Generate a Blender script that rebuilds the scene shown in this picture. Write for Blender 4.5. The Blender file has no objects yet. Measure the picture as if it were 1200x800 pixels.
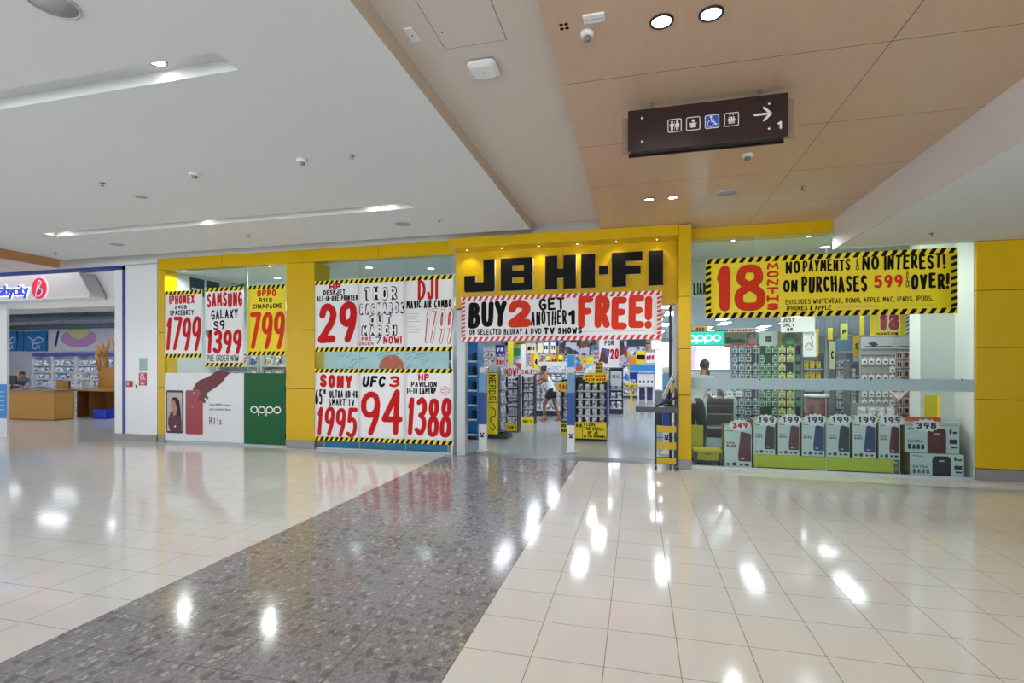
import bpy, bmesh, math, random
from mathutils import Vector, Matrix
random.seed(7)
PI = math.pi
S = bpy.context.scene
COL = S.collection

# ------------------------------------------------------------------ camera, world, exposure
CA, SA = math.cos(math.radians(13.9)), math.sin(math.radians(13.9))
FL, VH, CH = 595.0, 428.0, 1.63            # focal length in px, horizon row, eye height in metres
cam_d = bpy.data.cameras.new('camera'); cam = bpy.data.objects.new('camera', cam_d); COL.objects.link(cam)
cam.location = (0, 0, CH); cam.rotation_euler = (PI/2, 0, math.radians(13.9))
cam_d.sensor_width = 36; cam_d.lens = FL/1200*36; cam_d.shift_y = (VH-400)/1200; cam_d.clip_start = .05; cam_d.clip_end = 200
S.camera = cam
W = bpy.data.worlds.new('world'); S.world = W; W.use_nodes = True
# the bright hall behind the photographer: skylit air above, extra brightness added below the horizon to lift the ceilings
wn = W.node_tree; bg = wn.nodes['Background']; wt = wn.nodes.new('ShaderNodeTexCoord'); ws = wn.nodes.new('ShaderNodeSeparateXYZ')
wn.links.new(wt.outputs['Generated'], ws.inputs[0]); wr = wn.nodes.new('ShaderNodeValToRGB'); wm = wn.nodes.new('ShaderNodeMapRange')
wm.inputs[1].default_value = -.5; wm.inputs[2].default_value = .5; wn.links.new(ws.outputs[2], wm.inputs[0]); wn.links.new(wm.outputs[0], wr.inputs[0])
for e, p, c in zip((wr.color_ramp.elements[0], wr.color_ramp.elements[1], wr.color_ramp.elements.new(.52)), (.42, .60, .52), ((.92, .98, 1.0, 1), (.50, .55, .60, 1), (.46, .50, .54, 1))):
    e.position = p; e.color = c
wn.links.new(wr.outputs[0], bg.inputs[0]); bg.inputs[1].default_value = 2.75
S.view_settings.view_transform = 'Standard'; S.view_settings.look = 'None'
S.view_settings.gamma = 1.0; S.view_settings.use_curve_mapping = False
S.view_settings.exposure = 0.40

def on_y(u, v, Y):                          # photograph point -> (X, Z) on a plane parallel to the shop front
    r = (u-600)/FL; d = Y/(r*SA+CA)
    return d*(r*CA-SA), CH+(VH-v)/FL*d
def on_z(u, v, Z=0.0):                      # photograph point -> (X, Y) on a level plane
    d = (Z-CH)*FL/(VH-v); r = (u-600)/FL
    return d*(r*CA-SA), d*(r*SA+CA)
def rect_y(u0, u1, vt, vb, Y):              # photograph rectangle -> x0, x1, z0, z1 on plane Y
    um = (u0+u1)/2
    return on_y(u0, vt, Y)[0], on_y(u1, vt, Y)[0], on_y(um, vb, Y)[1], on_y(um, vt, Y)[1]

# ------------------------------------------------------------------ materials
MATS = {}
def srgb(c):
    if isinstance(c, str):
        c = [int(c[i:i+2], 16)/255 for i in (0, 2, 4)]
    return tuple((x/12.92 if x <= .04045 else ((x+.055)/1.055)**2.4) for x in c)
def mat(key, col, rough=.5, metal=0., emit=0., var=.06, scale=9., spec=.5, ecol=None):
    if key in MATS: return MATS[key]
    m = bpy.data.materials.new(key); m.use_nodes = True; nt = m.node_tree; b = nt.nodes['Principled BSDF']
    c = srgb(col); b.inputs['Roughness'].default_value = rough; b.inputs['Metallic'].default_value = metal
    b.inputs['Specular IOR Level'].default_value = spec
    tc = nt.nodes.new('ShaderNodeTexCoord'); no = nt.nodes.new('ShaderNodeTexNoise'); no.inputs['Scale'].default_value = scale
    no.inputs['Detail'].default_value = 4
    nt.links.new(tc.outputs['Object'], no.inputs['Vector'])
    mx = nt.nodes.new('ShaderNodeMix'); mx.data_type = 'RGBA'
    mx.inputs[6].default_value = (*[x*(1-var) for x in c], 1); mx.inputs[7].default_value = (*[min(1, x*(1+var)) for x in c], 1)
    nt.links.new(no.outputs['Fac'], mx.inputs[0]); nt.links.new(mx.outputs[2], b.inputs['Base Color'])
    if emit:
        b.inputs['Emission Strength'].default_value = emit
        b.inputs['Emission Color'].default_value = (*srgb(ecol or col), 1)
    MATS[key] = m; return m
def mat_cover(key, cols, rough=.35, scale=14.):      # printed packaging: blotches of a few inks, another hue on each pack
    if key in MATS: return MATS[key]
    m = bpy.data.materials.new(key); m.use_nodes = True; nt = m.node_tree; b = nt.nodes['Principled BSDF']
    b.inputs['Roughness'].default_value = rough
    tc = nt.nodes.new('ShaderNodeTexCoord'); oi = nt.nodes.new('ShaderNodeObjectInfo')
    vo = nt.nodes.new('ShaderNodeTexVoronoi'); vo.inputs['Scale'].default_value = scale
    ad = nt.nodes.new('ShaderNodeVectorMath'); ad.operation = 'ADD'
    cx = nt.nodes.new('ShaderNodeCombineXYZ')
    mu = nt.nodes.new('ShaderNodeMath'); mu.operation = 'MULTIPLY'; mu.inputs[1].default_value = 37.
    nt.links.new(oi.outputs['Random'], mu.inputs[0]); nt.links.new(mu.outputs[0], cx.inputs[0]); nt.links.new(mu.outputs[0], cx.inputs[2])
    nt.links.new(tc.outputs['Object'], ad.inputs[0]); nt.links.new(cx.outputs[0], ad.inputs[1]); nt.links.new(ad.outputs[0], vo.inputs['Vector'])
    sp = nt.nodes.new('ShaderNodeSeparateColor'); nt.links.new(vo.outputs['Color'], sp.inputs[0])
    a2 = nt.nodes.new('ShaderNodeMath'); a2.operation = 'ADD'; nt.links.new(sp.outputs[0], a2.inputs[0]); nt.links.new(oi.outputs['Random'], a2.inputs[1])
    fr = nt.nodes.new('ShaderNodeMath'); fr.operation = 'FRACT'; nt.links.new(a2.outputs[0], fr.inputs[0])
    ra = nt.nodes.new('ShaderNodeValToRGB'); ra.color_ramp.interpolation = 'CONSTANT'
    el = ra.color_ramp.elements
    for i, c in enumerate(cols):
        e = el[i] if i < 2 else el.new(i/len(cols))
        e.position = i/len(cols); e.color = (*srgb(c), 1)
    nt.links.new(fr.outputs[0], ra.inputs[0]); nt.links.new(ra.outputs[0], b.inputs['Base Color'])
    MATS[key] = m; return m
def mathn(nt, op, a, b=None, c=None):
    n = nt.nodes.new('ShaderNodeMath'); n.operation = op
    for i, x in enumerate((a, b, c)):
        if x is None: continue
        if hasattr(x, 'is_linked'): nt.links.new(x, n.inputs[i])
        else: n.inputs[i].default_value = x
    return n.outputs[0]
def mat_glass(key, tint='e6f2f0', refl=.10):
    if key in MATS: return MATS[key]
    m = bpy.data.materials.new(key); m.use_nodes = True; nt = m.node_tree; nt.nodes.clear()
    o = nt.nodes.new('ShaderNodeOutputMaterial'); t = nt.nodes.new('ShaderNodeBsdfTransparent'); g = nt.nodes.new('ShaderNodeBsdfGlossy')
    fr = nt.nodes.new('ShaderNodeFresnel'); fr.inputs[0].default_value = 1.32; ge = nt.nodes.new('ShaderNodeNewGeometry'); iv = mathn(nt, 'SUBTRACT', 1., ge.outputs['Backfacing']); fm = mathn(nt, 'MULTIPLY', fr.outputs[0], iv)
    mx = nt.nodes.new('ShaderNodeMixShader'); t.inputs[0].default_value = (*srgb(tint), 1); g.inputs['Roughness'].default_value = .02
    nt.links.new(fm, mx.inputs[0]); nt.links.new(t.outputs[0], mx.inputs[1]); nt.links.new(g.outputs[0], mx.inputs[2])
    nt.links.new(mx.outputs[0], o.inputs[0]); MATS[key] = m; return m

def mixc(nt, f, a, b):
    n = nt.nodes.new('ShaderNodeMix'); n.data_type = 'RGBA'
    for i, x in ((0, f), (6, a), (7, b)):
        if hasattr(x, 'is_linked'): nt.links.new(x, n.inputs[i])
        else: n.inputs[i].default_value = x if i == 0 else (*srgb(x), 1)
    return n.outputs[2]
def line_mask(nt, co, origin, step, half):            # 1 on the joint lines of a grid
    q = mathn(nt, 'SUBTRACT', co, origin); q = mathn(nt, 'DIVIDE', q, step)
    q = mathn(nt, 'FRACT', mathn(nt, 'ADD', q, 200.5)); q = mathn(nt, 'ABSOLUTE', mathn(nt, 'SUBTRACT', q, .5))
    return mathn(nt, 'LESS_THAN', q, half/step)
def floor_mat():                                      # cream porcelain squares with a band of grey terrazzo slabs
    m = bpy.data.materials.new('mall_tiles'); m.use_nodes = True; nt = m.node_tree; b = nt.nodes['Principled BSDF']
    tc = nt.nodes.new('ShaderNodeTexCoord'); s = nt.nodes.new('ShaderNodeSeparateXYZ'); nt.links.new(tc.outputs['Object'], s.inputs[0])
    x, y = s.outputs[0], s.outputs[1]
    band = mathn(nt, 'MULTIPLY', mathn(nt, 'GREATER_THAN', x, BAND[0]), mathn(nt, 'LESS_THAN', x, BAND[1]))
    cream = mathn(nt, 'MAXIMUM', line_mask(nt, x, -.178, .4015, .0026), line_mask(nt, y, 2.785, .4015, .0024))
    slab = mathn(nt, 'MAXIMUM', line_mask(nt, x, BAND[1], (BAND[1]-BAND[0])/4, .0030), line_mask(nt, y, 2.565, .3, .0024))
    jx = mathn(nt, 'LESS_THAN', mathn(nt, 'ABSOLUTE', mathn(nt, 'SUBTRACT', x, -6.36)), .006)
    cream = mathn(nt, 'MAXIMUM', cream, jx)
    n1 = nt.nodes.new('ShaderNodeTexNoise'); n1.inputs['Scale'].default_value = 1.3; nt.links.new(tc.outputs['Object'], n1.inputs['Vector'])
    ccol = mixc(nt, n1.outputs[0], 'd9d7d4', 'e2e0dd'); ccol = mixc(nt, cream, ccol, '7d766c')
    v1 = nt.nodes.new('ShaderNodeTexVoronoi'); v1.inputs['Scale'].default_value = 24; v1.inputs['Randomness'].default_value = 1
    mp = nt.nodes.new('ShaderNodeMapping'); mp.inputs['Scale'].default_value = (1.1, .78, 1); mp.inputs['Rotation'].default_value = (0, 0, .7)
    nt.links.new(tc.outputs['Object'], mp.inputs[0]); nt.links.new(mp.outputs[0], v1.inputs['Vector'])
    sc = nt.nodes.new('ShaderNodeSeparateColor'); nt.links.new(v1.outputs['Color'], sc.inputs[0])
    chip = mathn(nt, 'MULTIPLY', mathn(nt, 'GREATER_THAN', sc.outputs[0], .80), mathn(nt, 'LESS_THAN', v1.outputs['Distance'], .40))
    v2 = nt.nodes.new('ShaderNodeTexVoronoi'); v2.inputs['Scale'].default_value = 75; nt.links.new(mp.outputs[0], v2.inputs['Vector'])
    s2 = nt.nodes.new('ShaderNodeSeparateColor'); nt.links.new(v2.outputs['Color'], s2.inputs[0])
    tcol = mixc(nt, mathn(nt, 'MULTIPLY', s2.outputs[1], .9), '7c7a7e', '9d9b9d')
    tcol = mixc(nt, mathn(nt, 'MULTIPLY', chip, .7), tcol, 'bdb8b2')
    dark = mathn(nt, 'LESS_THAN', sc.outputs[0], .12); tcol = mixc(nt, mathn(nt, 'MULTIPLY', dark, .7), tcol, '67656a')
    tcol = mixc(nt, slab, tcol, '3f3c3d')
    nt.links.new(mixc(nt, band, ccol, tcol), b.inputs['Base Color'])
    n2 = nt.nodes.new('ShaderNodeTexNoise'); n2.inputs['Scale'].default_value = 3.; nt.links.new(tc.outputs['Object'], n2.inputs['Vector'])
    joint = mathn(nt, 'MAXIMUM', mathn(nt, 'MULTIPLY', cream, mathn(nt, 'SUBTRACT', 1., band)), mathn(nt, 'MULTIPLY', slab, band))
    rg = mathn(nt, 'ADD', mathn(nt, 'MULTIPLY', n2.outputs[0], .05), .065)
    rg = mathn(nt, 'ADD', rg, mathn(nt, 'MULTIPLY', joint, .5)); rg = mathn(nt, 'ADD', rg, mathn(nt, 'MULTIPLY', band, .03))
    nt.links.new(rg, b.inputs['Roughness']); b.inputs['Specular IOR Level'].default_value = .62
    return m
BAND = (-3.39, -.981)
def wood_mat(key, c0, c1, rough=.35, joints=None, axis=1, spec=.5, sc=1.):
    if key in MATS: return MATS[key]
    m = bpy.data.materials.new(key); m.use_nodes = True; nt = m.node_tree; b = nt.nodes['Principled BSDF']
    tc = nt.nodes.new('ShaderNodeTexCoord'); mp = nt.nodes.new('ShaderNodeMapping')
    mp.inputs['Scale'].default_value = (.7*sc, 9*sc, 9*sc) if axis == 1 else (9*sc, .7*sc, 9*sc)
    nt.links.new(tc.outputs['Object'], mp.inputs[0])
    n = nt.nodes.new('ShaderNodeTexNoise'); n.inputs['Scale'].default_value = 2.6; n.inputs['Detail'].default_value = 7; n.inputs['Distortion'].default_value = .5
    nt.links.new(mp.outputs[0], n.inputs['Vector'])
    col = mixc(nt, n.outputs[0], c0, c1)
    if joints:
        s = nt.nodes.new('ShaderNodeSeparateXYZ'); nt.links.new(tc.outputs['Object'], s.inputs[0])
        k = None
        for ax, o, st, hw in joints:
            q = line_mask(nt, s.outputs[ax], o, st, hw); k = q if k is None else mathn(nt, 'MAXIMUM', k, q)
        col = mixc(nt, k, col, '5d4430')
    nt.links.new(col, b.inputs['Base Color']); b.inputs['Roughness'].default_value = rough; b.inputs['Specular IOR Level'].default_value = spec
    MATS[key] = m; return m

white = mat('white_plaster', 'dedfdd', .7, var=.02, scale=2)
white2 = mat('white_gloss_panel', 'e6e8ea', .18, var=.01, scale=2)
soffit_m = mat('ceiling_paint', 'dde1e2', .8, var=.015, scale=1.2)
beige_m = mat('trough_paint', 'd6cdc4', .8, var=.02, scale=1.5)
yellow = mat('yellow_panel', 'd6ae00', .28, var=.03, scale=3, spec=.3)
yellow2 = mat('yellow_plastic', 'efd000', .4)
ysign = mat('yellow_card', 'f6dd10', .5, var=.05)
wpaper = mat('white_paper', 'eeeef0', .5, var=.02)
black = mat('black_ink', '08080a', .7, var=.2, spec=.2)
blackm = mat('black_metal', '1b1c1f', .4, var=.1)
red = mat('red_marker', 'c80c12', .6, var=.3, scale=30, spec=.25)
redor = mat('orange_red_marker', 'dc3312', .6, var=.3, scale=30, spec=.25)
redtape = mat('red_tape', 'd31c33', .4)
steel = mat('brushed_steel', '9b9a98', .35, .6, var=.08, scale=30)
alum = mat('aluminium', 'b9c4c8', .3, .5, var=.04)
greybase = mat('grey_skirting', '8f8d8b', .35, .2, var=.08, scale=25)
chrome = mat('chrome', 'c9ccce', .15, 1.)
card = mat('cardboard', '8a7340', .75, var=.15, scale=20)
darkg = mat('dark_grey', '33363a', .5)
midg = mat('mid_grey', '7d8286', .5)
lightg = mat('light_grey', 'c2c6c8', .5)
navy = mat('navy_blue', '1c2b8c', .3)
skyb = mat('sky_blue', '2f8fd8', .4, var=.1)
green_m = mat('green_vinyl', '055a2c', .4, var=.04, spec=.25)
lime = mat('lime_laminate', 'b3bd08', .3, var=.05)
sign_white = mat('sign_white', 'd8d4d6', .4, emit=.25)
glass = mat_glass('clear_glass', 'f3faf9')
glass_edge = mat('glass_edge', 'a9cfc4', .2, var=.1)

# ------------------------------------------------------------------ mesh helpers
class MB:
    def __init__(s): s.bm = bmesh.new(); s.mi = 0
    def face(s, pts):
        try:
            f = s.bm.faces.new([s.bm.verts.new(p) for p in pts]); f.material_index = s.mi; return f
        except ValueError: pass
    def box(s, x0, x1, y0, y1, z0, z1, bev=0.):
        vs = [s.bm.verts.new((x, y, z)) for x in (x0, x1) for y in (y0, y1) for z in (z0, z1)]
        fs = []
        for q in ((0, 1, 3, 2), (4, 6, 7, 5), (0, 4, 5, 1), (2, 3, 7, 6), (0, 2, 6, 4), (1, 5, 7, 3)):
            f = s.bm.faces.new([vs[i] for i in q]); f.material_index = s.mi; fs.append(f)
        if bev > 0:
            es = list({e for f in fs for e in f.edges})
            r = bmesh.ops.bevel(s.bm, geom=es, offset=bev, segments=2, affect='EDGES', profile=.5)
            for f in r['faces']: f.material_index = s.mi
        return s
    def rbox(s, c, d, rot, bev=0.):                   # box of size d, turned by Euler rot, centred at c
        n0 = len(s.bm.verts); s.box(-d[0]/2, d[0]/2, -d[1]/2, d[1]/2, -d[2]/2, d[2]/2, bev)
        s.bm.verts.ensure_lookup_table()
        from mathutils import Euler
        R = Euler(rot).to_matrix()
        for v in s.bm.verts[n0:]: v.co = R @ v.co + Vector(c)
        return s
    def tube(s, pts, r, n=8, caps=True):
        pts = [Vector(p) for p in pts]; rings = []
        rr = r if isinstance(r, (list, tuple)) else [r]*len(pts)
        for i, p in enumerate(pts):
            d = (pts[min(i+1, len(pts)-1)]-pts[max(i-1, 0)]).normalized()
            a = Vector((0, 0, 1)) if abs(d.z) < .9 else Vector((1, 0, 0))
            e1 = d.cross(a).normalized(); e2 = d.cross(e1)
            rings.append([s.bm.verts.new(p+rr[i]*(math.cos(2*PI*k/n)*e1+math.sin(2*PI*k/n)*e2)) for k in range(n)])
        for a, b in zip(rings, rings[1:]):
            for k in range(n):
                f = s.bm.faces.new((a[k], a[(k+1) % n], b[(k+1) % n], b[k])); f.material_index = s.mi; f.smooth = n > 6
        if caps:
            for q in (rings[0][::-1], rings[-1]):
                f = s.bm.faces.new(q); f.material_index = s.mi
        return s
    def lathe(s, prof, c=(0, 0, 0), n=20, axis='z', sx=1., sy=1.):
        rings = []
        for r, h in prof:
            ring = []
            for k in range(n):
                a = 2*PI*k/n; p = (r*sx*math.cos(a), r*sy*math.sin(a), h)
                if axis == 'y': p = (p[0], h, p[1])
                if axis == 'x': p = (h, p[0], p[1])
                ring.append(s.bm.verts.new(Vector(p)+Vector(c)))
            rings.append(ring)
        for a, b in zip(rings, rings[1:]):
            for k in range(n):
                f = s.bm.faces.new((a[k], a[(k+1) % n], b[(k+1) % n], b[k])); f.material_index = s.mi; f.smooth = True
        for q in (rings[0][::-1], rings[-1]):
            if (q[0].co-q[n//2].co).length > 1e-5:
                f = s.bm.faces.new(q); f.material_index = s.mi
        return s
    def prism(s, poly, y0, y1, side=None):            # outline in x, z swept from y0 (front) to y1
        a = [s.bm.verts.new((x, y0, z)) for x, z in poly]; b = [s.bm.verts.new((x, y1, z)) for x, z in poly]
        n = len(poly); f = s.bm.faces.new(a); f.material_index = s.mi; g = s.bm.faces.new(b[::-1]); g.material_index = s.mi
        for k in range(n):
            q = s.bm.faces.new((a[k], b[k], b[(k+1) % n], a[(k+1) % n])); q.material_index = s.mi if side is None else side
        return s
    def sphere(s, c, r, n=14):                        # r may be (rx, ry, rz)
        rx, ry, rz = r if isinstance(r, (tuple, list)) else (r, r, r)
        m = n//2; prof = []
        rings = []
        for i in range(1, m):
            t = PI*i/m-PI/2
            rings.append([s.bm.verts.new((c[0]+rx*math.cos(t)*math.cos(2*PI*k/n), c[1]+ry*math.cos(t)*math.sin(2*PI*k/n), c[2]+rz*math.sin(t))) for k in range(n)])
        lo = s.bm.verts.new((c[0], c[1], c[2]-rz)); hi = s.bm.verts.new((c[0], c[1], c[2]+rz))
        for a, b in zip(rings, rings[1:]):
            for k in range(n):
                f = s.bm.faces.new((a[k], a[(k+1) % n], b[(k+1) % n], b[k])); f.material_index = s.mi; f.smooth = True
        for k in range(n):
            for q in ((rings[0][(k+1) % n], rings[0][k], lo), (rings[-1][k], rings[-1][(k+1) % n], hi)):
                f = s.bm.faces.new(q); f.material_index = s.mi; f.smooth = True
        return s
    def disc(s, x, z, r, y, n=10, rz=None):
        return s.face([(x+r*math.cos(2*PI*k/n), y, z+(rz or r)*math.sin(2*PI*k/n)) for k in range(n)])
    def build(s, name, m, parent=None, loc=None, rotz=0.):
        me = bpy.data.meshes.new(name); bmesh.ops.recalc_face_normals(s.bm, faces=s.bm.faces) if not getattr(s, 'flat', 0) else None
        s.bm.to_mesh(me); s.bm.free()
        for q in (m if isinstance(m, (list, tuple)) else [m]): me.materials.append(q)
        o = bpy.data.objects.new(name, me); COL.objects.link(o)
        if parent: o.parent = parent
        if loc: o.location = loc
        if rotz: o.rotation_euler = (0, 0, rotz)
        return o
def thing(name, label, cat, loc=(0, 0, 0), rotz=0., group=None):
    o = bpy.data.objects.new(name, None); COL.objects.link(o); o.empty_display_size = .1
    o.location = loc; o.rotation_euler = (0, 0, rotz); return tag(o, label, cat, group)
def tag(o, label, cat, group=None):
    o['label'] = label; o['category'] = cat
    if group: o['group'] = group
    return o
def struct(name, mb, m, parent=None):
    o = mb.build(name, m, parent)
    if not parent: o['kind'] = 'structure'
    return o
def dup(o, loc=None, rotz=None, label=None, group=None, parent=None):
    c = o.copy(); COL.objects.link(c)
    if parent: c.parent = parent
    if loc is not None: c.location = loc
    if rotz is not None: c.rotation_euler = (0, 0, rotz)
    if label: c['label'] = label
    if group: c['group'] = group
    for ch in list(o.children): dup(ch, parent=c)
    return c

# ------------------------------------------------------------------ brush lettering
GL = {
'A': '0,0 .45,1 1,0;.2,.36 .82,.36', 'B': '0,0 .05,1;~.05,1 .7,.98 .85,.77 .55,.56 .05,.53;~.05,.53 .75,.5 1,.27 .7,.03 0,0',
'C': '~.95,.85 .6,1 .2,.88 0,.5 .2,.12 .6,0 .97,.16', 'D': '0,0 .02,1;~.02,1 .65,.92 1,.5 .6,.06 0,0',
'E': '.95,1 0,1 0,0 1,0;0,.52 .8,.54', 'F': '1,1 0,1 0,0;0,.52 .8,.54', 'G': '~.95,.86 .6,1 .2,.88 0,.5 .2,.12 .6,0 .98,.12;.98,.12 1,.45 .55,.45',
'H': '0,0 0,1;1,0 1,1;0,.5 1,.52', 'I': '.5,0 .5,1', 'J': '.9,1 .9,.3;~.9,.3 .8,.06 .45,0 .1,.08 0,.3', 'K': '0,0 0,1;.95,1 0,.45;.3,.58 1,0',
'L': '0,1 0,0 1,.02', 'M': '0,0 .1,1 .5,.3 .9,1 1,0', 'N': '0,0 .05,1 .95,0 1,1', 'O': '~.5,1 .12,.85 0,.5 .12,.13 .5,0 .88,.13 1,.5 .88,.87 .5,1',
'P': '0,0 .03,1;~.03,1 .75,.97 1,.74 .75,.48 .02,.45', 'Q': '~.5,1 .12,.85 0,.5 .12,.13 .5,0 .88,.13 1,.5 .88,.87 .5,1;.6,.25 1,-.05',
'R': '0,0 .03,1;~.03,1 .75,.97 .95,.75 .7,.52 .02,.48;.4,.5 1,0', 'S': '~.95,.87 .55,1 .12,.88 .1,.65 .5,.52 .92,.36 .9,.12 .5,0 .03,.14',
'T': '0,1 1,1;.5,1 .5,0', 'U': '0,1 .02,.3;~.02,.3 .15,.05 .5,0 .85,.05 .98,.3;.98,.3 1,1', 'V': '0,1 .5,0 1,1', 'W': '0,1 .25,0 .5,.7 .75,0 1,1',
'X': '0,1 1,0;1,1 0,0', 'Y': '0,1 .5,.48 1,1;.5,.48 .45,0', 'Z': '0,1 1,1 0,0 1,0',
'0': '~.5,1 .12,.85 0,.5 .12,.13 .5,0 .88,.13 1,.5 .88,.87 .5,1', '1': '.05,.78 .55,1 .55,0', '2': '~.05,.76 .2,.96 .55,1 .92,.86 .9,.6 .5,.3 .03,.02;.03,.02 1,.04',
'3': '~.05,.9 .5,1 .9,.85 .85,.62 .4,.53;~.4,.53 .9,.42 1,.2 .6,0 .03,.1', '4': '.75,0 .75,1 0,.32 1,.32', '5': '.92,1 .15,1 .1,.56;~.1,.56 .5,.64 .9,.5 .95,.2 .6,0 .03,.08',
'6': '~.85,.97 .4,.85 .05,.4 .15,.08 .5,0 .9,.1 .95,.4 .6,.56 .1,.4', '7': '.02,1 1,1 .35,0', '8': '~.5,.54 .12,.7 .2,.95 .5,1 .82,.95 .88,.7 .5,.54 .05,.34 .1,.06 .5,0 .92,.06 .97,.34 .5,.54',
'9': '~.95,.75 .8,.96 .4,1 .08,.85 .1,.58 .45,.46 .85,.56 .95,.78;~.95,.78 .9,.4 .6,0', '!': '.5,1 .5,.32;.5,.04 .5,.0', '-': '.1,.45 .9,.45', ',': '.5,.1 .35,-.14', '.': '.5,0 .5,.03',
'&': '~.95,0 .2,.7 .35,1 .65,.9 .5,.6 .05,.3 .2,0 .6,.05 .9,.4', '"': '.3,1 .3,.75;.7,1 .7,.75', "'": '.5,1 .5,.8', '+': '.5,.15 .5,.85;.1,.5 .9,.5', '/': '0,0 1,1',
}
ADV = {'I': .3, '1': .62, '!': .3, 'M': 1.2, 'W': 1.25, ' ': .55, ',': .3, '.': .3, '-': .55, "'": .3, 'J': .85, '&': .8}
def spline(p, k=4):
    q = [p[0]]+p+[p[-1]]; out = []
    if p[0] == p[-1]: q[0] = p[-2]; q[-1] = p[1]
    for i in range(1, len(q)-2):
        a, b, c, d = q[i-1:i+3]
        for j in range(k):
            t = j/k
            out.append(tuple(.5*((2*b[e])+(c[e]-a[e])*t+(2*a[e]-5*b[e]+4*c[e]-d[e])*t*t+(3*b[e]-a[e]-3*c[e]+d[e])*t**3) for e in (0, 1)))
    return out+[p[-1]]
PARSED = {}
def glyph(ch):
    if ch not in PARSED:
        st = []
        for part in GL.get(ch, '').split(';'):
            if not part: continue
            sm = part[0] == '~'; pts = [tuple(map(float, q.split(','))) for q in part.lstrip('~').split()]
            st.append(spline(pts) if sm else pts)
        PARSED[ch] = st
    return PARSED[ch]
def brush(mb, text, x0, x1, z0, z1, t, y=-.002, gap=.17, jit=.0, slope=0., seed=1, lean=0., only=None):
    """brush capitals filling the box x0..x1, z0..z1 with strokes t wide on the plane y"""
    rn = random.Random(seed); h = z1-z0; t = min(t*(1.28 if t < .03 else 1.14), h*.32); ci = -1
    adv = [ADV.get(c, 1.) for c in text]; tot = sum(adv)+gap*(len(text)-1); k = (x1-x0)/tot; x = x0; r = t/2
    for c, a in zip(text, adv):
        yy = y; ci += 1
        w = a*k; dz = jit*h*(rn.random()-.5); rot = jit*.6*(rn.random()-.5); hs = 1+jit*.5*(rn.random()-.5)
        iw = max(w-t, w*.15)
        for st in glyph(c) if only is None or only == ci else ():
            P = []
            for px, pz in st:
                X = (px-.5)*iw; Z = (pz-.5)*max(h-t, h*.2)*hs
                X += lean*Z
                P.append((x+w/2+X*math.cos(rot)-Z*math.sin(rot), (z0+z1)/2+dz+X*math.sin(rot)+Z*math.cos(rot)+slope*(x-x0)))
            for i, p in enumerate(P):
                mb.disc(p[0], p[1], r, yy, 8); yy -= 2.5e-5
                if i+1 < len(P):
                    q = P[i+1]; dx, dz2 = q[0]-p[0], q[1]-p[1]; L = math.hypot(dx, dz2)
                    if L > 1e-6:
                        nx, nz = -dz2/L*r, dx/L*r
                        mb.face([(p[0]+nx, yy, p[1]+nz), (p[0]-nx, yy, p[1]-nz), (q[0]-nx, yy, q[1]-nz), (q[0]+nx, yy, q[1]+nz)]); yy -= 2.5e-5
        x += w+gap*k
def lettering(items, m, parent, y=-.003, name='lettering'):
    o = None
    for it in items:
        kw = it[6] if len(it) > 6 else {}
        for k in (range(len(it[0])) if it[5] > .038 and len(it[0]) < 6 else (None,)):     # big characters one by one, small words whole
            mb = MB(); mb.flat = 1
            brush(mb, it[0], it[1], it[2], it[3], it[4], it[5], y=y, seed=len(it[0])*7+ord(it[0][0]), only=k, **kw)
            o = mb.build(name, m, parent)
    return o
def print_text(body, x, z, size, m, parent, y=-.004, ext=.001, off=0., align='LEFT', sx=1., name='lettering', shear=0., side=None):
    cu = bpy.data.curves.new(name, 'FONT'); cu.body = body; cu.size = size; cu.extrude = ext; cu.offset = off; cu.align_x = align; cu.shear = shear
    cu.resolution_u = 4
    t = bpy.data.objects.new('t', cu); COL.objects.link(t); dg = bpy.context.evaluated_depsgraph_get()
    me = bpy.data.meshes.new_from_object(t.evaluated_get(dg)); bpy.data.objects.remove(t); bpy.data.curves.remove(cu)
    for v in me.vertices: v.co = (v.co.x*sx+x, y-v.co.z, v.co.y+z)
    me.name = name; me.materials.clear(); me.materials.append(m)
    if side:
        me.materials.append(side)
        for p in me.polygons:
            p.material_index = 0 if abs(p.normal.y) > .7 else 1
    o = bpy.data.objects.new(name, me); COL.objects.link(o); o.parent = parent
    return o
def tape_strip(w, z0, z1, parent, x0=0., y=-.0025, a=black, b=ysign, name='hazard_tape', n=None, vert=False):
    """striped barrier tape, both colours in one mesh"""
    h = z1-z0; L = w; n = n or max(4, round(L/(h*1.45))); mb = MB(); mb.flat = 1
    def P(s, q, yy): return (x0+s, yy, z0+q) if not vert else (x0+q, yy, z0+s)
    H = h
    if vert: pass
    mb.mi = 1; mb.face([P(0, 0, y), P(L, 0, y), P(L, H, y), P(0, H, y)])
    mb.mi = 0; st = L/n
    for k in range(n):
        s0 = k*st+.02*st; e = .52*st; sh = min(H*.6, st*.45)
        mb.face([P(s0, 0, y-.001), P(min(s0+e, L), 0, y-.001), P(min(s0+e+sh, L), H, y-.001), P(min(s0+sh, L), H, y-.001)])
    return mb.build(name, [a, b], parent)
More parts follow.
